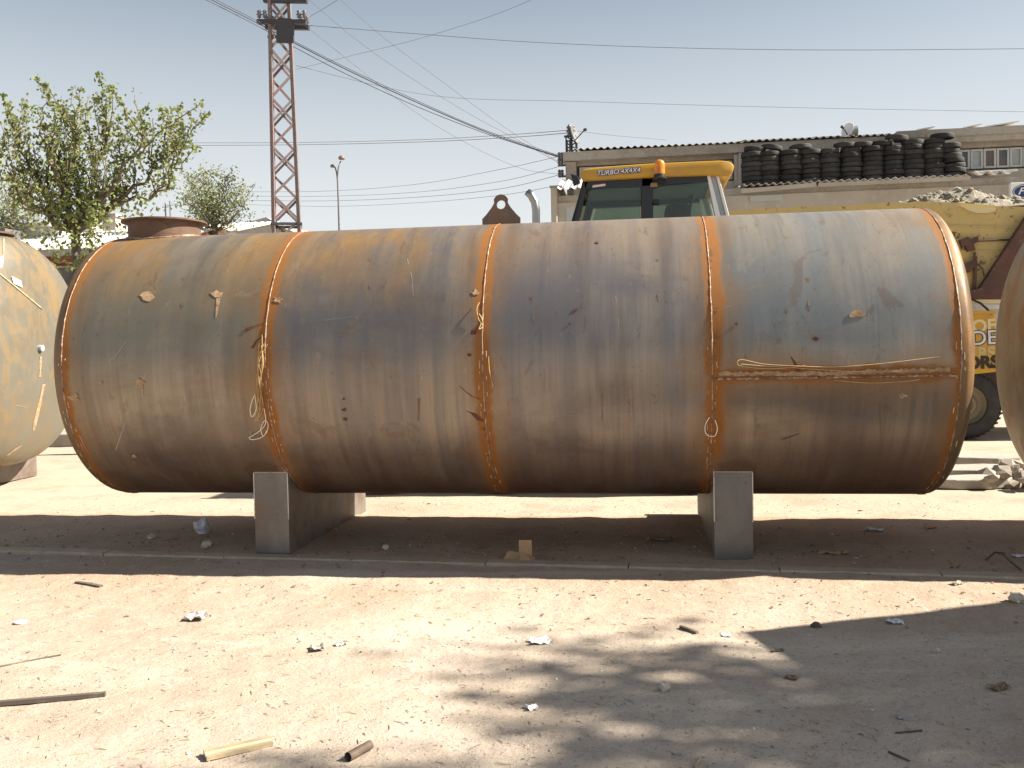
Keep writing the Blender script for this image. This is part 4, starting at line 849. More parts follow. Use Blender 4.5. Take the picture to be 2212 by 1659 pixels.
for (xa, xb, py, yy) in ((556, 662, 47, YW-.35), (574, 668, 59, YW+.35), (570, 664, 1, YW-.3)):
    k = MB(); k.bar(at(xa, py, yy), at(xb, py+1, yy), .12, .11); arm = wb(k, 'crossarm', 'darksteel', twr)
    for px in (xa+4, xa+16, xb-16, xb-4):
        p = at(px, py-2 if py > 10 else py+3, yy); q = MB(); sgn = 1 if px > 620 else -1
        q.lathe([(.015, 0), (.015, .08), (.06, .09), (.04, .13), (.075, .16), (.035, .21), (.06, .24), (.02, .28)], 12, (p.x, p.y, p.z), 'z'); wb(q, 'insulator', 'porcelain', arm, True)
k = MB(); k.prism(pxpoly([(597, 43), (600, 38), (630, 40), (634, 46), (634, 92), (597, 92)], YW-.42), YW-.42, YW-.36); wb(k, 'guard_plate', 'darksteel', twr)
k = MB(); k.tube([at(585, 62, YW-.3), at(580, 70, YW-.3), at(580, 78, YW-.3), at(590, 80, YW-.3)], .015, 6); hk = wb(k, 'wire_hook', 'darksteel', twr)
for px in (581, 590):
    q = MB(); p = at(px, 80, YW-.3); q.lathe([(.01, -.05), (.05, -.02), (.03, 0), (.05, .03), (.01, .06)], 10, tuple(p), 'z'); wb(q, 'insulator', 'porcelain', hk, True)

# ------------------------------------------------------------------ wires
def wire(label, pts, rad, mat='wire_far', n=10):
    ctl = [at(*p) for p in pts]; out = []
    for i in range(len(ctl)-1):
        p0, p1, p2, p3 = ctl[max(i-1, 0)], ctl[i], ctl[i+1], ctl[min(i+2, len(ctl)-1)]
        for s_ in range(n):
            t = s_/n; out.append(.5*((2*p1)+(p2-p0)*t+(2*p0-5*p1+4*p2-p3)*t*t+(3*p1-p0-3*p2+p3)*t**3))
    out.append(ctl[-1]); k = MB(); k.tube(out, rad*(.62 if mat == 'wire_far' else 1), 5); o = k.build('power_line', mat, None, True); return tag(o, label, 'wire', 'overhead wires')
B0 = 25.3
wire('thick dark cable sagging from the tower down to the roof corner', [(430, -14, 21), (560, 52, 23.6), (636, 93, 24), (760, 156, 24.2), (900, 221, 24.5), (1040, 281, 24.9), (1130, 313, 25.1), (1207, 338, B0)], .013, 'wire')
wire('thinner dark cable just under the thick sagging one', [(418, -14, 21), (560, 58, 23.5), (640, 104, 24), (760, 166, 24.2), (900, 230, 24.5), (1040, 285, 24.9), (1130, 315, 25.1), (1207, 340, B0)], .009, 'wire')
wire('third cable running closest above the thick sagging one', [(440, -14, 21), (565, 50, 23.6), (637, 90, 24), (762, 153, 24.2), (902, 218, 24.5), (1042, 279, 24.9), (1207, 336, B0)], .008, 'wire')
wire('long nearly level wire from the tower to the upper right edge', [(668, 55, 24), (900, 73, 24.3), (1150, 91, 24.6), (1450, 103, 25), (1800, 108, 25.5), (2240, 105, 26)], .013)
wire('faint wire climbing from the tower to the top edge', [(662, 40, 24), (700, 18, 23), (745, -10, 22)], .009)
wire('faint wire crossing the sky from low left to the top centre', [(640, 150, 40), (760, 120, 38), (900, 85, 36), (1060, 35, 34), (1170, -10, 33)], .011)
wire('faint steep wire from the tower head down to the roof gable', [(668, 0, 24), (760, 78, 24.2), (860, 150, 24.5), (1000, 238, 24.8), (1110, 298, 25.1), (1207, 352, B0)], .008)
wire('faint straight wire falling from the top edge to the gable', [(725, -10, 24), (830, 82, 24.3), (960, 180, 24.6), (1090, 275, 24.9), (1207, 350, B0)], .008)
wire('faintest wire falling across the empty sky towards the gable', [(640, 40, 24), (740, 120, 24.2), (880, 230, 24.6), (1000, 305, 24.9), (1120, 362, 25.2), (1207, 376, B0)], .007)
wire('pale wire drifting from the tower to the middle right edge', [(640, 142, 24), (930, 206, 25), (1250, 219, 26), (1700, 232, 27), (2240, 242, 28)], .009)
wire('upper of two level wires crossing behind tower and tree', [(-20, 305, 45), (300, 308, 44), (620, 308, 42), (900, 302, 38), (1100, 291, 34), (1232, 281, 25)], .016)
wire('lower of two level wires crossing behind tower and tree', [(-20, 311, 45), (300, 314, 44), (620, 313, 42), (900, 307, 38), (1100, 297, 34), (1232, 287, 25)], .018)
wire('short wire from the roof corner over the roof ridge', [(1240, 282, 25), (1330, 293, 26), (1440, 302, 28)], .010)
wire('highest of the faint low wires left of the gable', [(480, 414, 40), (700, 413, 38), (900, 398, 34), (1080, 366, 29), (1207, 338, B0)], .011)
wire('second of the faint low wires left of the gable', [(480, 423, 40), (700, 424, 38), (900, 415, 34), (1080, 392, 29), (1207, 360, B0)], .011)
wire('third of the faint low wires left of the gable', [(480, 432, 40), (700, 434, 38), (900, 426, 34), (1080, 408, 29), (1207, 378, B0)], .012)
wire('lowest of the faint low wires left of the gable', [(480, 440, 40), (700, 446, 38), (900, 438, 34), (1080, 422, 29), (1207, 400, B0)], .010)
# ------------------------------------------------------------------ double street lamp
YP_ = 36.
lp = empty('street_lamp', (at(733, 490, YP_).x, YP_, 0)); tag(lp, 'tall thin two-armed street lamp between tower and building', 'street lamp')
k = MB(); k.tube([(lp.location.x, YP_, 0), at(731, 430, YP_), at(729, 385, YP_), at(731, 362, YP_), at(736, 348, YP_)], [.06, .038, .032, .028, .026], 10); wb(k, 'pole', 'pole', lp, True)
k = MB(); k.tube([at(729.5, 392, YP_), at(727, 372, YP_), at(724, 362, YP_), at(720, 359, YP_)], .03, 8); wb(k, 'short_arm', 'pole', lp, True)
for px, py, r_ in ((738, 342, .14), (718, 359, .09)):
    p = at(px, py, YP_); k = MB(); k.lathe([(.005, -.06), (r_*.8, -.05), (r_, 0), (r_*.7, r_*.6), (.005, r_*.9)], 16, tuple(p), 'z'); wb(k, 'lamp_head', 'clear', lp, True)
# antenna poles by the manhole
for px, py in ((357, 438), (367, 434)):
    p = at(px, py, 30); o = MB(); o.tube([(p.x, 30, 0), tuple(p)], [.05, .025], 8); o.tube([p-Vector((.12, 0, .15)), p+Vector((.12, 0, -.15))], .012, 5)
    tag(wb(o, 'antenna_pole', 'pole', None), 'thin antenna pole, %s of the pair behind the manhole' % ('left' if px < 360 else 'right'), 'pole', 'thin poles beyond the manhole')

# ------------------------------------------------------------------ low houses on the left
YH = 21.
h1 = empty('low_house', (at(60, 560, YH).x, YH, 0)); tag(h1, 'low red-brick house with white sheet roof behind the left tank', 'house')
xa, xb = at(-260, 560, YH).x, at(330, 560, YH).x; ze = at(110, 548, YH).z; zr = at(110, 505, YH+3.2).z
k = MB(); k.box(xa, xb, YH, YH+6, at(110, 576, YH).z, ze-.05); wb(k, 'brick_wall', 'brick', h1)
k = MB(); k.box(xa, xb, YH-.10, YH+.3, at(110, 580, YH).z, at(110, 576, YH).z); wb(k, 'ledge', 'concrete', h1)
k = MB(); k.box(xa, xb, YH-.04, YH+6, 0, at(110, 580, YH).z); wb(k, 'plinth_wall', 'darkwall', h1)
k = MB(); k.box(xa-.2, xb+.2, YH-.35, YH-.28, ze-.10, ze+.06); wb(k, 'fascia', 'concrete', h1)
corr(h1, xa-.2, xb+.2, YH-.3, ze+.05, YH+3.2, zr, 'wsheet', pitch=.2, amp=.02, w_=1.0, jit=.012)
corr(h1, xa-.2, xb+.2, YH+6.4, ze+.05, YH+3.2, zr+.01, 'wsheet', pitch=.2, amp=.02, w_=1.0, jit=.0)
k = MB(); k.box(at(-120, 520, YH+3).x, at(140, 520, YH+3).x, YH+2.6, YH+5, at(60, 520, YH+3).z-.4, at(60, 497, YH+3).z); wb(k, 'roof_storey', 'wsheet', h1)
k = MB(); k.box(at(-150, 520, YH+3).x, at(137, 520, YH+3).x, YH+2.3, YH+5.2, at(60, 497, YH+3).z, at(60, 490, YH+3).z); wb(k, 'roof_slab', 'wsheet', h1)
k = MB(); k.box(at(-60, 500, YH+1).x, at(22, 500, YH+1).x, YH+.8, YH+1.4, at(0, 512, YH+1).z-.2, at(0, 496, YH+1).z); wb(k, 'roof_box', 'darkwall', h1)
YH2 = 32.
h2 = empty('gable_house', (at(565, 485, YH2).x, YH2, 0)); tag(h2, 'small cream gable house beside the tower foot', 'house')
gp = pxpoly([(470, 505), (538, 482), (578, 478), (592, 487), (592, 620), (470, 620)], YH2); gp = [(x, max(z, 0) if i < 4 else 0) for i, (x, z) in enumerate(gp)]
k = MB(); k.prism(gp, YH2, YH2+6); wb(k, 'gable_wall', 'render2', h2)
p0, p1, p2 = [at(x, y, YH2-.2) for x, y in ((455, 508), (575, 475), (600, 489))]
for a_, b_ in ((p0, p1), (p1, p2)):
    k = MB(); k.hexa([a_, b_, b_+Vector((0, 6.4, 0)), a_+Vector((0, 6.4, 0))], [a_+Vector((0, 0, .1)), b_+Vector((0, 0, .1)), b_+Vector((0, 6.4, .1)), a_+Vector((0, 6.4, .1))]); wb(k, 'roof_slope', 'sheet', h2)
YH3 = 27.
h3 = empty('white_roof_shed', (at(450, 490, YH3).x, YH3, 0)); tag(h3, 'long shed with bright white roof right of the manhole', 'shed')
k = MB(); k.box(at(150, 500, YH3).x, at(510, 500, YH3).x, YH3, YH3+5, 0, at(400, 506, YH3).z); wb(k, 'wall', 'render2', h3)
corr(h3, at(140, 500, YH3).x, at(520, 500, YH3).x, YH3-.3, at(400, 506, YH3).z+.03, YH3+3, at(400, 486, YH3+3).z, 'wsheet', pitch=.25, amp=.02, w_=1.0, jit=.02)
for (px0, px1, py, Y_, lab) in ((172, 198, 458, 24.5, 'grey concrete chimney block behind the left tree, left one'), (222, 250, 470, 25.5, 'pale concrete chimney block behind the left tree, near the manhole')):
    c_ = empty('chimney_block', (at((px0+px1)/2, 500, Y_).x, Y_, 0)); tag(c_, lab, 'chimney')
    k = MB(); k.box(at(px0, 500, Y_).x, at(px1, 500, Y_).x, Y_, Y_+.5, 0, at(px0, py, Y_).z); wb(k, 'stack', 'render2', c_)
    k = MB(); k.box(at(px0-3, 500, Y_).x, at(px1+3, 500, Y_).x, Y_-.06, Y_+.56, at(px0, py, Y_).z, at(px0, py, Y_).z+.1); wb(k, 'cap', 'concrete', c_)
# raised concrete platform beyond the left gap
pf = MB(); pf.box(-16, -4.2, 15.2, 20.3, -.1, .22); tag(wb(pf, 'platform', 'concrete', None, bevel=.02), kind='structure')
# slabs and rubble by the truck wheel
for i, (px, py, Y_, w_, h_, rz, lab) in enumerate(((2118, 984, 11.9, .55, .16, .04, 'thick broken concrete slab lying by the truck wheel'), (2110, 1003, 11.1, .8, .12, -.05, 'long flat concrete slab in front of the broken one'), (2100, 1022, 10.4, .5, .10, .15, 'small tilted slab piece nearest the tank end'))):
    p = at(px, py, Y_); k = MB(); n = 9
    poly = [(w_*math.cos(2*math.pi*i_/n)*rnd(.8, 1.1), .22*math.sin(2*math.pi*i_/n)*rnd(.8, 1.2)) for i_ in range(n)]
    k.prism(poly, 0, h_, 'z'); o = k.build('concrete_slab', 'concrete', None, bevel=.012); o.location = (p.x, Y_, 0); o.rotation_euler = (rnd(-.04, .04), rnd(-.05, .05), rz); tag(o, lab, 'slab', 'concrete slabs by the truck')
k = MB(); rcx = at(2195, 1012, 10.6)
for i in range(60): rock(k, (rcx.x+random.gauss(.15, .22), 10.6+random.gauss(0, .25), rnd(0, .16)), rnd(.04, .13), .7)
tag(k.build('rubble_pile', 'render'), 'brown rubble heaped on the ground beyond the right tank end', 'rubble', kind='stuff')

# ------------------------------------------------------------------ trees
def leafcloud(mb, c, n, spread, size):
    for _ in range(n):
        p = Vector(c)+Vector((random.gauss(0, spread), random.gauss(0, spread), random.gauss(0, spread)))
        q = Euler((rnd(-1.2, 1.2), rnd(-1.2, 1.2), rnd(0, 6.3))).to_matrix(); s_ = size*rnd(.6, 1.25)
        mb.add([p+q @ Vector(v)*s_ for v in ((-.5, 0, 0), (-.1, -.36, .05), (.55, 0, 0), (-.1, .36, .05))], [(0, 1, 2, 3)])
def limb(mb, p, q, r0, r1, wob, n=7):
    p, q = Vector(p), Vector(q); pts = []
    for i in range(n+1):
        t = i/n; o_ = Vector((rnd(-wob, wob), rnd(-wob, wob), rnd(-wob, wob)))*math.sin(math.pi*t); pts.append(p.lerp(q, t)+o_)
    mb.tube(pts, [r0+(r1-r0)*i/n for i in range(n+1)], 6); return pts
YT = 14.
t1 = empty('mulberry_tree', (at(165, 560, YT).x, YT, 0)); tag(t1, 'broad green tree with upright leafy shoots behind the left tank', 'tree')
tk, br, lf = MB(), MB(), MB()
base = Vector((at(165, 560, YT).x, YT, 0)); fork = at(163, 505, YT); limb(tk, base, fork, .09, .07, .04); wb(tk, 'trunk', 'bark', t1, True)
mains = [((60, 440), (-10, 360)), ((95, 420), (40, 320)), ((130, 400), (85, 290)), ((170, 400), (160, 280)), ((200, 410), (235, 290)), ((230, 420), (310, 300)), ((260, 430), (380, 330)), ((225, 460), (360, 410)), ((110, 470), (20, 420)), ((150, 440), (120, 330))]
ends = []
for (mid, tip) in mains:
    dy = rnd(-1.3, 1.3); m_ = at(mid[0], mid[1], YT+dy*.5); e_ = at(tip[0], tip[1], YT+dy)
    pts = limb(br, fork, m_, .05, .034, .06)+limb(br, m_, e_, .034, .014, .08); ends += pts[5:]
    for p in pts[4:]:
        leafcloud(lf, p, 4, .15, .075)
        for _ in range(random.choice((1, 1, 2))):
            q = p+Vector((rnd(-.22, .22), rnd(-.3, .3), rnd(.2, .85))); tw_ = limb(br, p, q, .012, .005, .04, 6)
            for z_ in tw_[1:]: leafcloud(lf, z_, 4, .06, .075)
tips = [(80, 172), (98, 182), (215, 165), (240, 190), (172, 196), (8, 212), (22, 225), (55, 228), (80, 235), (118, 232), (136, 238), (208, 212), (320, 238), (350, 238), (363, 240), (385, 232), (432, 225), (446, 250), (415, 262), (395, 272), (375, 290), (310, 272), (255, 255), (30, 262), (150, 250), (5, 300), (420, 320), (185, 240)]
for (x, y) in tips:
    tip = at(x, y, YT+rnd(-.9, .9)); near = min(ends, key=lambda e: (e-tip).length+max(0, e.z-tip.z+.75)*4)
    pts = limb(br, near, tip, .018, .005, .05, 12); n = len(pts)
    for i, p in enumerate(pts[1:]): leafcloud(lf, p, 6+int(2*(1-i/n)), .035+.03*(1-i/n), .075)
    leafcloud(lf, tip, 9, .035, .08)
for _ in range(42):                                          # lower inner foliage, in clumps
    c_ = at(rnd(40, 330), rnd(400, 560), YT+rnd(-1, 1)); leafcloud(lf, c_, random.choice((6, 10, 16)), rnd(.05, .13), .085)
for _ in range(34): leafcloud(lf, at(rnd(110, 225), rnd(440, 575), YT-.2+rnd(-.7, .2)), 16, .12, .085)
wb(br, 'branches', 'bark', t1, True); wb(lf, 'crown', 'leaf', t1)
def far_tree(px, py_top, py_base, Y_, halfw, label, nst, leafy):
    b = Vector((at(px, 500, Y_).x, Y_, 0)); t_ = empty('feathery_tree', b); tag(t_, label, 'tree'); tk, br, lf = MB(), MB(), MB()
    f_ = at(px, py_base, Y_); limb(tk, b, f_, .14, .10, .05); wb(tk, 'trunk', 'bark', t_, True)
    for i in range(nst):
        a_ = rnd(-1, 1); tip = at(px+a_*halfw+rnd(-8, 8), py_top+abs(a_)*abs(a_)*.6*(py_base-py_top)+rnd(0, 40), Y_+rnd(-1.2, 1.2)); pts = limb(br, f_+Vector((rnd(-.1, .1), 0, rnd(-.3, .1))), tip, .018, .006, .16, 9)
        for p in pts[2:]:
            leafcloud(lf, p, leafy+1, .16, .085)
            if random.random() < .6:
                q = p+Vector((rnd(-.6, .6), rnd(-.4, .4), rnd(.0, .5))); t2 = limb(br, p, q, .010, .004, .06, 4)
                for z_ in t2[1:]: leafcloud(lf, z_, leafy, .10, .08)
    wb(br, 'branches', 'bark', t_, True); wb(lf, 'crown', 'leaf_far', t_)
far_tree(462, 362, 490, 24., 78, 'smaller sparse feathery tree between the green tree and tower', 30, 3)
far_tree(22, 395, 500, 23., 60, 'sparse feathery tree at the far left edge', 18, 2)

# ------------------------------------------------------------------ things right of the frame that shade the road
cn = empty('shadow_canopy', (6.2, 4.2, 0)); tag(cn, 'added canopy on posts outside the right edge, shaped for the road shadow', 'canopy')  # added and unseen; its edge is set to cast the straight road shadow
zc_ = 3.0; sh = Vector((SUN.x/SUN.z*zc_, SUN.y/SUN.z*zc_))
e0 = gnd(2290, 1292, -.03).to_2d()+sh; e1 = gnd(1640, 1356, -.03).to_2d()+sh; dv = (e1-e0).normalized(); nv = Vector((dv.y, -dv.x)); nv = nv if nv.y < 0 else -nv
cpts = [e0-dv*1.0, e1, e1+nv*.9, e0-dv*1.0+nv*2.2]
k = MB(); k.prism([(p.x, p.y) for p in cpts], zc_, zc_+.03, 'z'); wb(k, 'roof_sheet', 'sheet', cn)
for p in cpts:
    k = MB(); k.tube([(p.x*.97+.03*e0.x, p.y, -.1), (p.x*.97+.03*e0.x, p.y, zc_)], .04, 8); wb(k, 'post', 'darksteel', cn)
def shade_tree(name, label, base, crown, rad, n, leaves, size):
    t_ = empty(name, base); tag(t_, label, 'tree'); tk, br, lf = MB(), MB(), MB(); f_ = Vector((base[0], base[1], crown[2]-rad*.9)); limb(tk, base, f_, .16, .11, .05); wb(tk, 'trunk', 'bark', t_, True)
    for i in range(n):
        d_ = Vector((random.gauss(0, 1), random.gauss(0, 1), random.gauss(0, .8))).normalized()*rad*rnd(.55, 1.05); e_ = Vector(crown)+d_; pts = limb(br, f_, e_, .04, .008, .15, 8)
        for p in pts[3:]: leafcloud(lf, p, leaves, .22, size)
    wb(br, 'branches', 'bark', t_, True); wb(lf, 'crown', 'leaf', t_)
shade_tree('roadside_tree', 'leafy roadside tree just outside the right edge', (12.7, 4.35, -.1), (12.5, 4.3, 9.4), 2.0, 44, 22, .17)

# ------------------------------------------------------------------ litter on the ground
def gz(p): 
    if p.y < kerb_y(p.x): return road_z(p.x, p.y)
    return pave_z(p.x, p.y) if p.y < 8.3 else yard_z(p.x, p.y)
def gp_(px, py):
    p = gnd(px, py, 0)
    for _ in range(3): p = gnd(px, py, gz(p))
    return p
def scrap(name, label, cat, px, py, w_, d_, mat, crump=.012, lift=.004, rz=None, n=6, group='litter on the road'):
    crump = min(crump, .16*min(w_, d_))
    p = gp_(px, py); vs_ = []; fs = []; hs_ = {}
    for j in range(n+1):
        for i in range(n+1):
            u, v = i/n-.5, j/n-.5; e = 1-.25*random.random() if (i in (0, n) or j in (0, n)) else 1
            vs_.append((u*w_*e, v*d_*e, lift+crump*random.random()*(1+1.2*abs(u)+1.2*abs(v))))
    m_ = len(vs_); vs_ += [(x, y, z-.003) for x, y, z in vs_]
    for j in range(n):
        for i in range(n):
            a_ = j*(n+1)+i; fs += [(a_, a_+1, a_+n+2, a_+n+1), (m_+a_, m_+a_+n+1, m_+a_+n+2, m_+a_+1)]
    bd = [i for i in range(n+1)]+[(j*(n+1)+n) for j in range(1, n+1)]+[n*(n+1)+i for i in range(n-1, -1, -1)]+[j*(n+1) for j in range(n-1, 0, -1)]
    fs += [(bd[i], m_+bd[i], m_+bd[(i+1) % len(bd)], bd[(i+1) % len(bd)]) for i in range(len(bd))]
    o = MB().add(vs_, fs).build(name, mat); o.location = p; o.rotation_euler = (0, 0, rz if rz is not None else rnd(-.6, .6)); return tag(o, label, cat, group)
scrap('plastic_scrap', 'large flat white scrap on the sunlit road near centre', 'scrap', 1165, 1388, .115, .10, 'paper', .012)
scrap('paper_scrap', 'small white scrap near the bottom centre of the road', 'scrap', 1150, 1531, .055, .06, 'paper', .012, rz=.3)
scrap('paper_scrap', 'small square white card in the shade right of centre', 'scrap', 1569, 1374, .055, .045, 'paper', .006, rz=.1)
scrap('paper_scrap', 'pale pinkish scrap on the shaded road at right', 'scrap', 1932, 1346, .09, .07, 'greyplastic', .02)
scrap('foil_scrap', 'crumpled silvery foil scrap left on the sunlit road', 'scrap', 425, 1337, .14, .13, 'foil', .03, n=5)
scrap('foil_scrap', 'small dark speckled foil scrap left of centre on the road', 'scrap', 685, 1403, .08, .10, 'foil', .02, n=4)
scrap('foil_scrap', 'tiny crumpled foil bit beside the speckled one', 'scrap', 735, 1394, .06, .05, 'foil', .015)
scrap('dry_leaf', 'brown curled leaf on the shaded road at right', 'leaf', 1680, 1407, .075, .03, 'leafdry', .02)
scrap('dry_leaf', 'dark curled leaf low in the right shade', 'leaf', 1710, 1466, .07, .04, 'leafdry', .03)
scrap('dry_leaf', 'large dry leaf near the right picture edge', 'leaf', 2160, 1488, .11, .06, 'leafdry', .03)
scrap('tile_chip', 'flat grey chip in the shade right of the leaves', 'chip', 1960, 1552, .09, .07, 'concrete', .004)
scrap('orange_scrap', 'small orange scrap in the shade under the right tank end', 'scrap', 2011, 1141, .10, .05, 'orange', .02)
scrap('plastic_scrap', 'crumpled clear plastic under the right end of the tank', 'scrap', 1888, 1146, .16, .08, 'greyplastic', .035)
scrap('leaf_clump', 'clump of dry leaves in the shade left of the right saddle', 'leaves', 1425, 1168, .22, .12, 'leafdry', .07, n=8)
scrap('paper_bag', 'beige crumpled bag remains right of the right saddle', 'scrap', 1800, 1196, .24, .08, 'flake', .05, n=8)
scrap('plastic_sheet', 'pale pinkish plastic scrap beside the cardboard', 'scrap', 1618-490, 1216, .06, .05, 'paper', .02)
scrap('paper_scrap', 'small pale scrap beside the kerb at far right', 'scrap', 2068, 1262, .09, .05, 'stone', .02)
scrap('paper_scrap', 'tiny pale scrap in the shade by the right edge cable', 'scrap', 2200, 1203, .09, .05, 'greyplastic', .015)
# the white torn bag under the left end: a folded angular lump
def lump(name, label, cat, px, py, dims, mat, seed, group='litter on the road', sub=2, rough=.25):
    p = gp_(px, py); bm = bmesh.new(); bmesh.ops.create_icosphere(bm, subdivisions=sub, radius=1); rr = random.Random(seed)
    for v in bm.verts: f_ = 1+rr.uniform(-rough, rough); v.co = Vector((v.co.x*dims[0]*f_, v.co.y*dims[1]*f_, max(v.co.z, -.7)*dims[2]*f_))
    me = bpy.data.meshes.new(name); bm.to_mesh(me); bm.free(); o = mk(name, me, mat); o.location = p+Vector((0, 0, dims[2]*.62)); o.rotation_euler = (0, 0, rr.uniform(0, 6)); return tag(o, label, cat, group)
lump('crumpled_bag', 'crumpled pale grey-white bag in the shade left of the left saddle', 'bag', 437, 1152, (.062, .05, .085), 'greyplastic', 3, rough=.3)
lump('stone', 'beige stone lying just in front of the crumpled bag', 'stone', 448, 1182, (.045, .04, .035), 'stone', 4)
lump('stone', 'brown stone in the shade at left, left of the bag', 'stone', 327, 1163, (.035, .03, .025), 'stone', 5)
lump('stone', 'pale stone in the shade just left of the cardboard', 'stone', 833, 1187, (.03, .028, .024), 'stone', 6)
lump('stone', 'pale stone on the right end of the kerb', 'stone', 2194, 1300, (.045, .04, .035), 'stone', 8)
lump('stone', 'round cream stone on the road below centre right', 'stone', 1437, 1492, (.025, .025, .03), 'stone', 9)
lump('stone', 'dark stone on the bright road near the right shade', 'stone', 1763, 1307+48, (.03, .025, .018), 'pipe', 10)
lump('stone', 'small pale stone in the right shade, above the cream one', 'stone', 1303+720, 1409, (.018, .016, .014), 'stone', 12)
# cardboard
cbx = empty('cardboard_box', gp_(1125, 1213)); tag(cbx, 'torn flattened cardboard box standing at the kerb below the tank', 'cardboard', 'litter on the road')
k = MB(); k.add([(-.14, .03, 0), (.0, -.03, 0), (.02, .06, .05), (-.10, .10, .055), (-.14, .03, -.004), (.0, -.03, -.004), (.02, .06, .046), (-.10, .10, .051)], [(0, 1, 2, 3), (7, 6, 5, 4), (0, 1, 5, 4), (1, 2, 6, 5), (2, 3, 7, 6), (3, 0, 4, 7)]); k.build('lying_flap', 'card', cbx)
k = MB(); k.box(-.02, .075, .06, .066, .0, .145); k.build('upright_flap', 'card', cbx)
k = MB(); k.add([(-.02, -.05, 0), (.12, -.06, 0), (.10, .05, .02), (.0, .06, .06), (-.02, -.05, -.004), (.12, -.06, -.004), (.10, .05, .016), (.0, .06, .056)], [(0, 1, 2, 3), (7, 6, 5, 4), (0, 1, 5, 4), (1, 2, 6, 5), (2, 3, 7, 6), (3, 0, 4, 7)]); k.build('lying_flap', 'card', cbx)
def stick(name, label, cat, pxa, pxb, r, mat, square=False, z=.0):
    a_, b_ = gp_(*pxa), gp_(*pxb); up_ = Vector((0, 0, r+z)); k = MB()
    if square: k.bar(a_+up_, b_+up_, square, r*2)
    else:
        pts = [a_.lerp(b_, t/6)+up_+Vector((rnd(-.3, .3)*r, rnd(-.3, .3)*r, 0)) for t in range(7)]; k.tube(pts, [r*rnd(.8, 1.1) for _ in pts], 7)
    c_ = (a_+b_)/2; k.v = [tuple(Vector(v)-c_) for v in k.v]; o = k.build(name, mat); o.location = c_; return tag(o, label, cat, 'litter on the road')
wd = empty('broken_board', gp_(517, 1622)); tag(wd, 'pale broken wooden board at the bottom edge of the road', 'board', 'litter on the road')
a_, b_ = gp_(443, 1640), gp_(592, 1606); d_ = (b_-a_).normalized(); nn_ = Vector((-d_.y, d_.x, 0))
for i, (o_, mt) in enumerate(((-.022, 'wood'), (0, 'letter_cream'), (.022, 'wood'))):
    k = MB(); k.bar(a_+nn_*o_+Vector((0, 0, .012+.003*i)), b_+nn_*o_+Vector((0, 0, .012+.002*i))-d_*rnd(0, .03), .020, .016); wb(k, 'splinter', mt, wd)
pp = empty('pipe_offcut', gp_(775, 1632)); tag(pp, 'short rusty pipe offcut at the bottom edge of the road', 'pipe', 'litter on the road')
a_, b_ = gp_(752, 1645)+Vector((0, 0, .018)), gp_(800, 1618)+Vector((0, 0, .018)); k = MB(); k.tube([a_, b_], .018, 16, False); k.tube([a_, b_], .0145, 16, False); wb(k, 'tube_wall', 'pipe', pp, True)
k = MB(); k.tube([a_.lerp(b_, .08), a_.lerp(b_, .1)], .0144, 16); wb(k, 'plug', 'black', pp)
stick('wood_stick', 'long dark stick entering at the lower left edge', 'stick', (-40, 1527), (228, 1504), .010, 'dwood', .024)
stick('wood_stick', 'thin grey twig at the left edge above the dark stick', 'stick', (-10, 1444), (132, 1416), .005, 'dwood')
stick('wood_stick', 'flat brown splinter on the road near the left kerb', 'stick', (165, 1259), (219, 1268), .006, 'dwood', .03)
stick('wood_stick', 'black stick fragment on the road right of centre', 'stick', (1470, 1357), (1506, 1370), .008, 'dwood', .02)
stick('wood_stick', 'tiny pale splinter at the bottom edge right of centre', 'stick', (1500, 1660), (1515, 1637), .005, 'wood')
stick('wood_stick', 'thin dark twig in the right shade near the bottom', 'stick', (1935, 1585), (1992, 1580), .004, 'dwood')
stick('wood_stick', 'short dark twig low in the right foreground', 'stick', (1920, 1626), (1965, 1646), .004, 'dwood')
stick('wood_stick', 'thin straw lying in the shade left of the bag', 'stick', (352, 1168), (390, 1163), .003, 'wood')
k = MB(); cp = [gp_(x, y)+Vector((0, 0, z)) for x, y, z in ((2130, 1212, .01), (2150, 1208, .05), (2165, 1213, .06), (2185, 1225, .03), (2205, 1234, .012))]; k.tube(cp, .007, 8); tag(k.build('rubber_hose', 'dwood', None, True), 'bent dark hose piece at the right edge by the kerb', 'hose', 'litter on the road')
k = MB(); k.lathe([(.001, .0), (.036, .0), (.038, .008), (.034, .011), (.001, .012)], 24); o = k.build('jar_lid', 'greyplastic', None, 'auto'); o.location = gp_(45, 1346)+Vector((0, 0, .002)); tag(o, 'round pale bluish lid on the road at far left', 'lid', 'litter on the road')
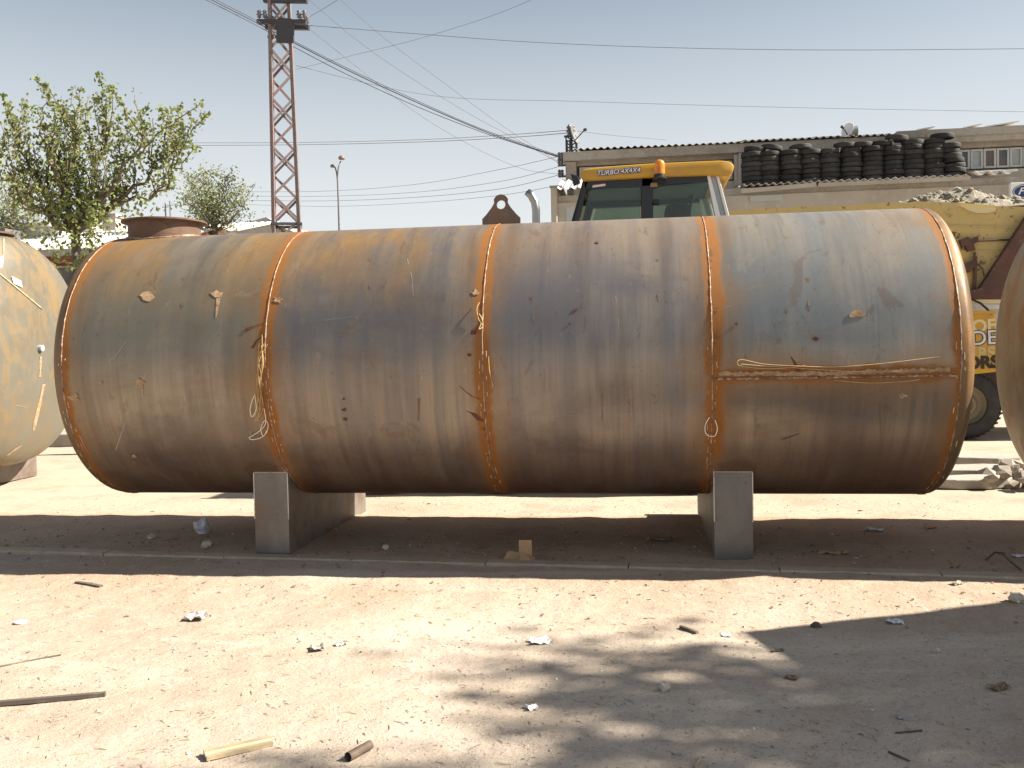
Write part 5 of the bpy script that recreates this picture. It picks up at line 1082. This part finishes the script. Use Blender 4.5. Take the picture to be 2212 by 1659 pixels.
# loose chips and pebbles too many to count
k = MB()
def chip(mb, p, r):
    q = Euler((rnd(-.5, .5), rnd(-.5, .5), rnd(0, 6.3))).to_matrix(); sx, sy, sz = r*rnd(.6, 1.5), r*rnd(.5, 1.1), r*rnd(.3, .8)
    mb.add([Vector(p)+q @ Vector((x*sx*rnd(.7, 1.2), y*sy*rnd(.7, 1.2), z*sz)) for x, y, z in ((-1, 0, 0), (-.3, -1, 0), (.9, -.6, 0), (.7, .8, 0), (-.4, .9, 0), (0, 0, 1.)) ], [(0, 1, 5), (1, 2, 5), (2, 3, 5), (3, 4, 5), (4, 0, 5), (4, 3, 2, 1, 0)])
for i in range(15000):
    y = 2.3+4.3*random.random()**1.25; x = rnd(-.75*y-.4, .42*y+.3); p = Vector((x, y, 0)); p.z = gz(p)
    chip(k, p, rnd(.002, .0065)*(1 if random.random() < .93 else rnd(1.5, 2.6)))
for i in range(2600):
    x, y = rnd(-6.5, 3.2), rnd(6.45, 9.6); p = Vector((x, y, 0)); p.z = gz(p); chip(k, p, rnd(.004, .012)*(1 if random.random() < .93 else rnd(1.4, 2.4)))
tag(k.build('gravel_chips', 'pebble'), 'loose stone chips and straw bits strewn over road and dirt', 'gravel', kind='stuff')

# dead leaves and straw blown along the kerb and under the tank
k = MB()
for i in range(650):
    x = rnd(-6, 3.2); y = kerb_y(x)+abs(random.gauss(0, .5))+.12 if i < 480 else kerb_y(x)-abs(random.gauss(0, .5)); p = Vector((x, y, 0)); p.z = gz(p)+.006
    q = Euler((rnd(-.5, .5), rnd(-.5, .5), rnd(0, 6.3))).to_matrix(); s_ = rnd(.012, .035)
    k.add([p+q @ Vector(v)*s_ for v in ((-.6, 0, 0), (-.1, -.35, .08), (.6, 0, 0), (-.1, .35, .08))], [(0, 1, 2, 3)])
tag(k.build('leaf_litter', 'leafdry'), 'dead leaf bits blown along the kerb and under the tank', 'leaves', kind='stuff')

k = MB()
for i in range(1300):                                        # chopped straw trodden into the dust
    y = 2.4+3.6*random.random()**1.2; x = rnd(-.72*y-.3, .40*y+.3); p = Vector((x, y, 0)); p.z = gz(p)+.003; a_ = rnd(0, 6.3); l_ = rnd(.008, .03); d_ = Vector((math.cos(a_), math.sin(a_), rnd(-.05, .1)))*l_; n_ = Vector((-math.sin(a_), math.cos(a_), 0))*rnd(.0008, .0018)
    k.add([p-d_-n_, p-d_+n_, p+d_+n_, p+d_-n_, p+Vector((0, 0, .003))], [(0, 1, 4), (1, 2, 4), (2, 3, 4), (3, 0, 4)])
tag(k.build('straw_bits', 'wood'), 'chopped straw bits trodden into the dusty road', 'straw', kind='stuff')
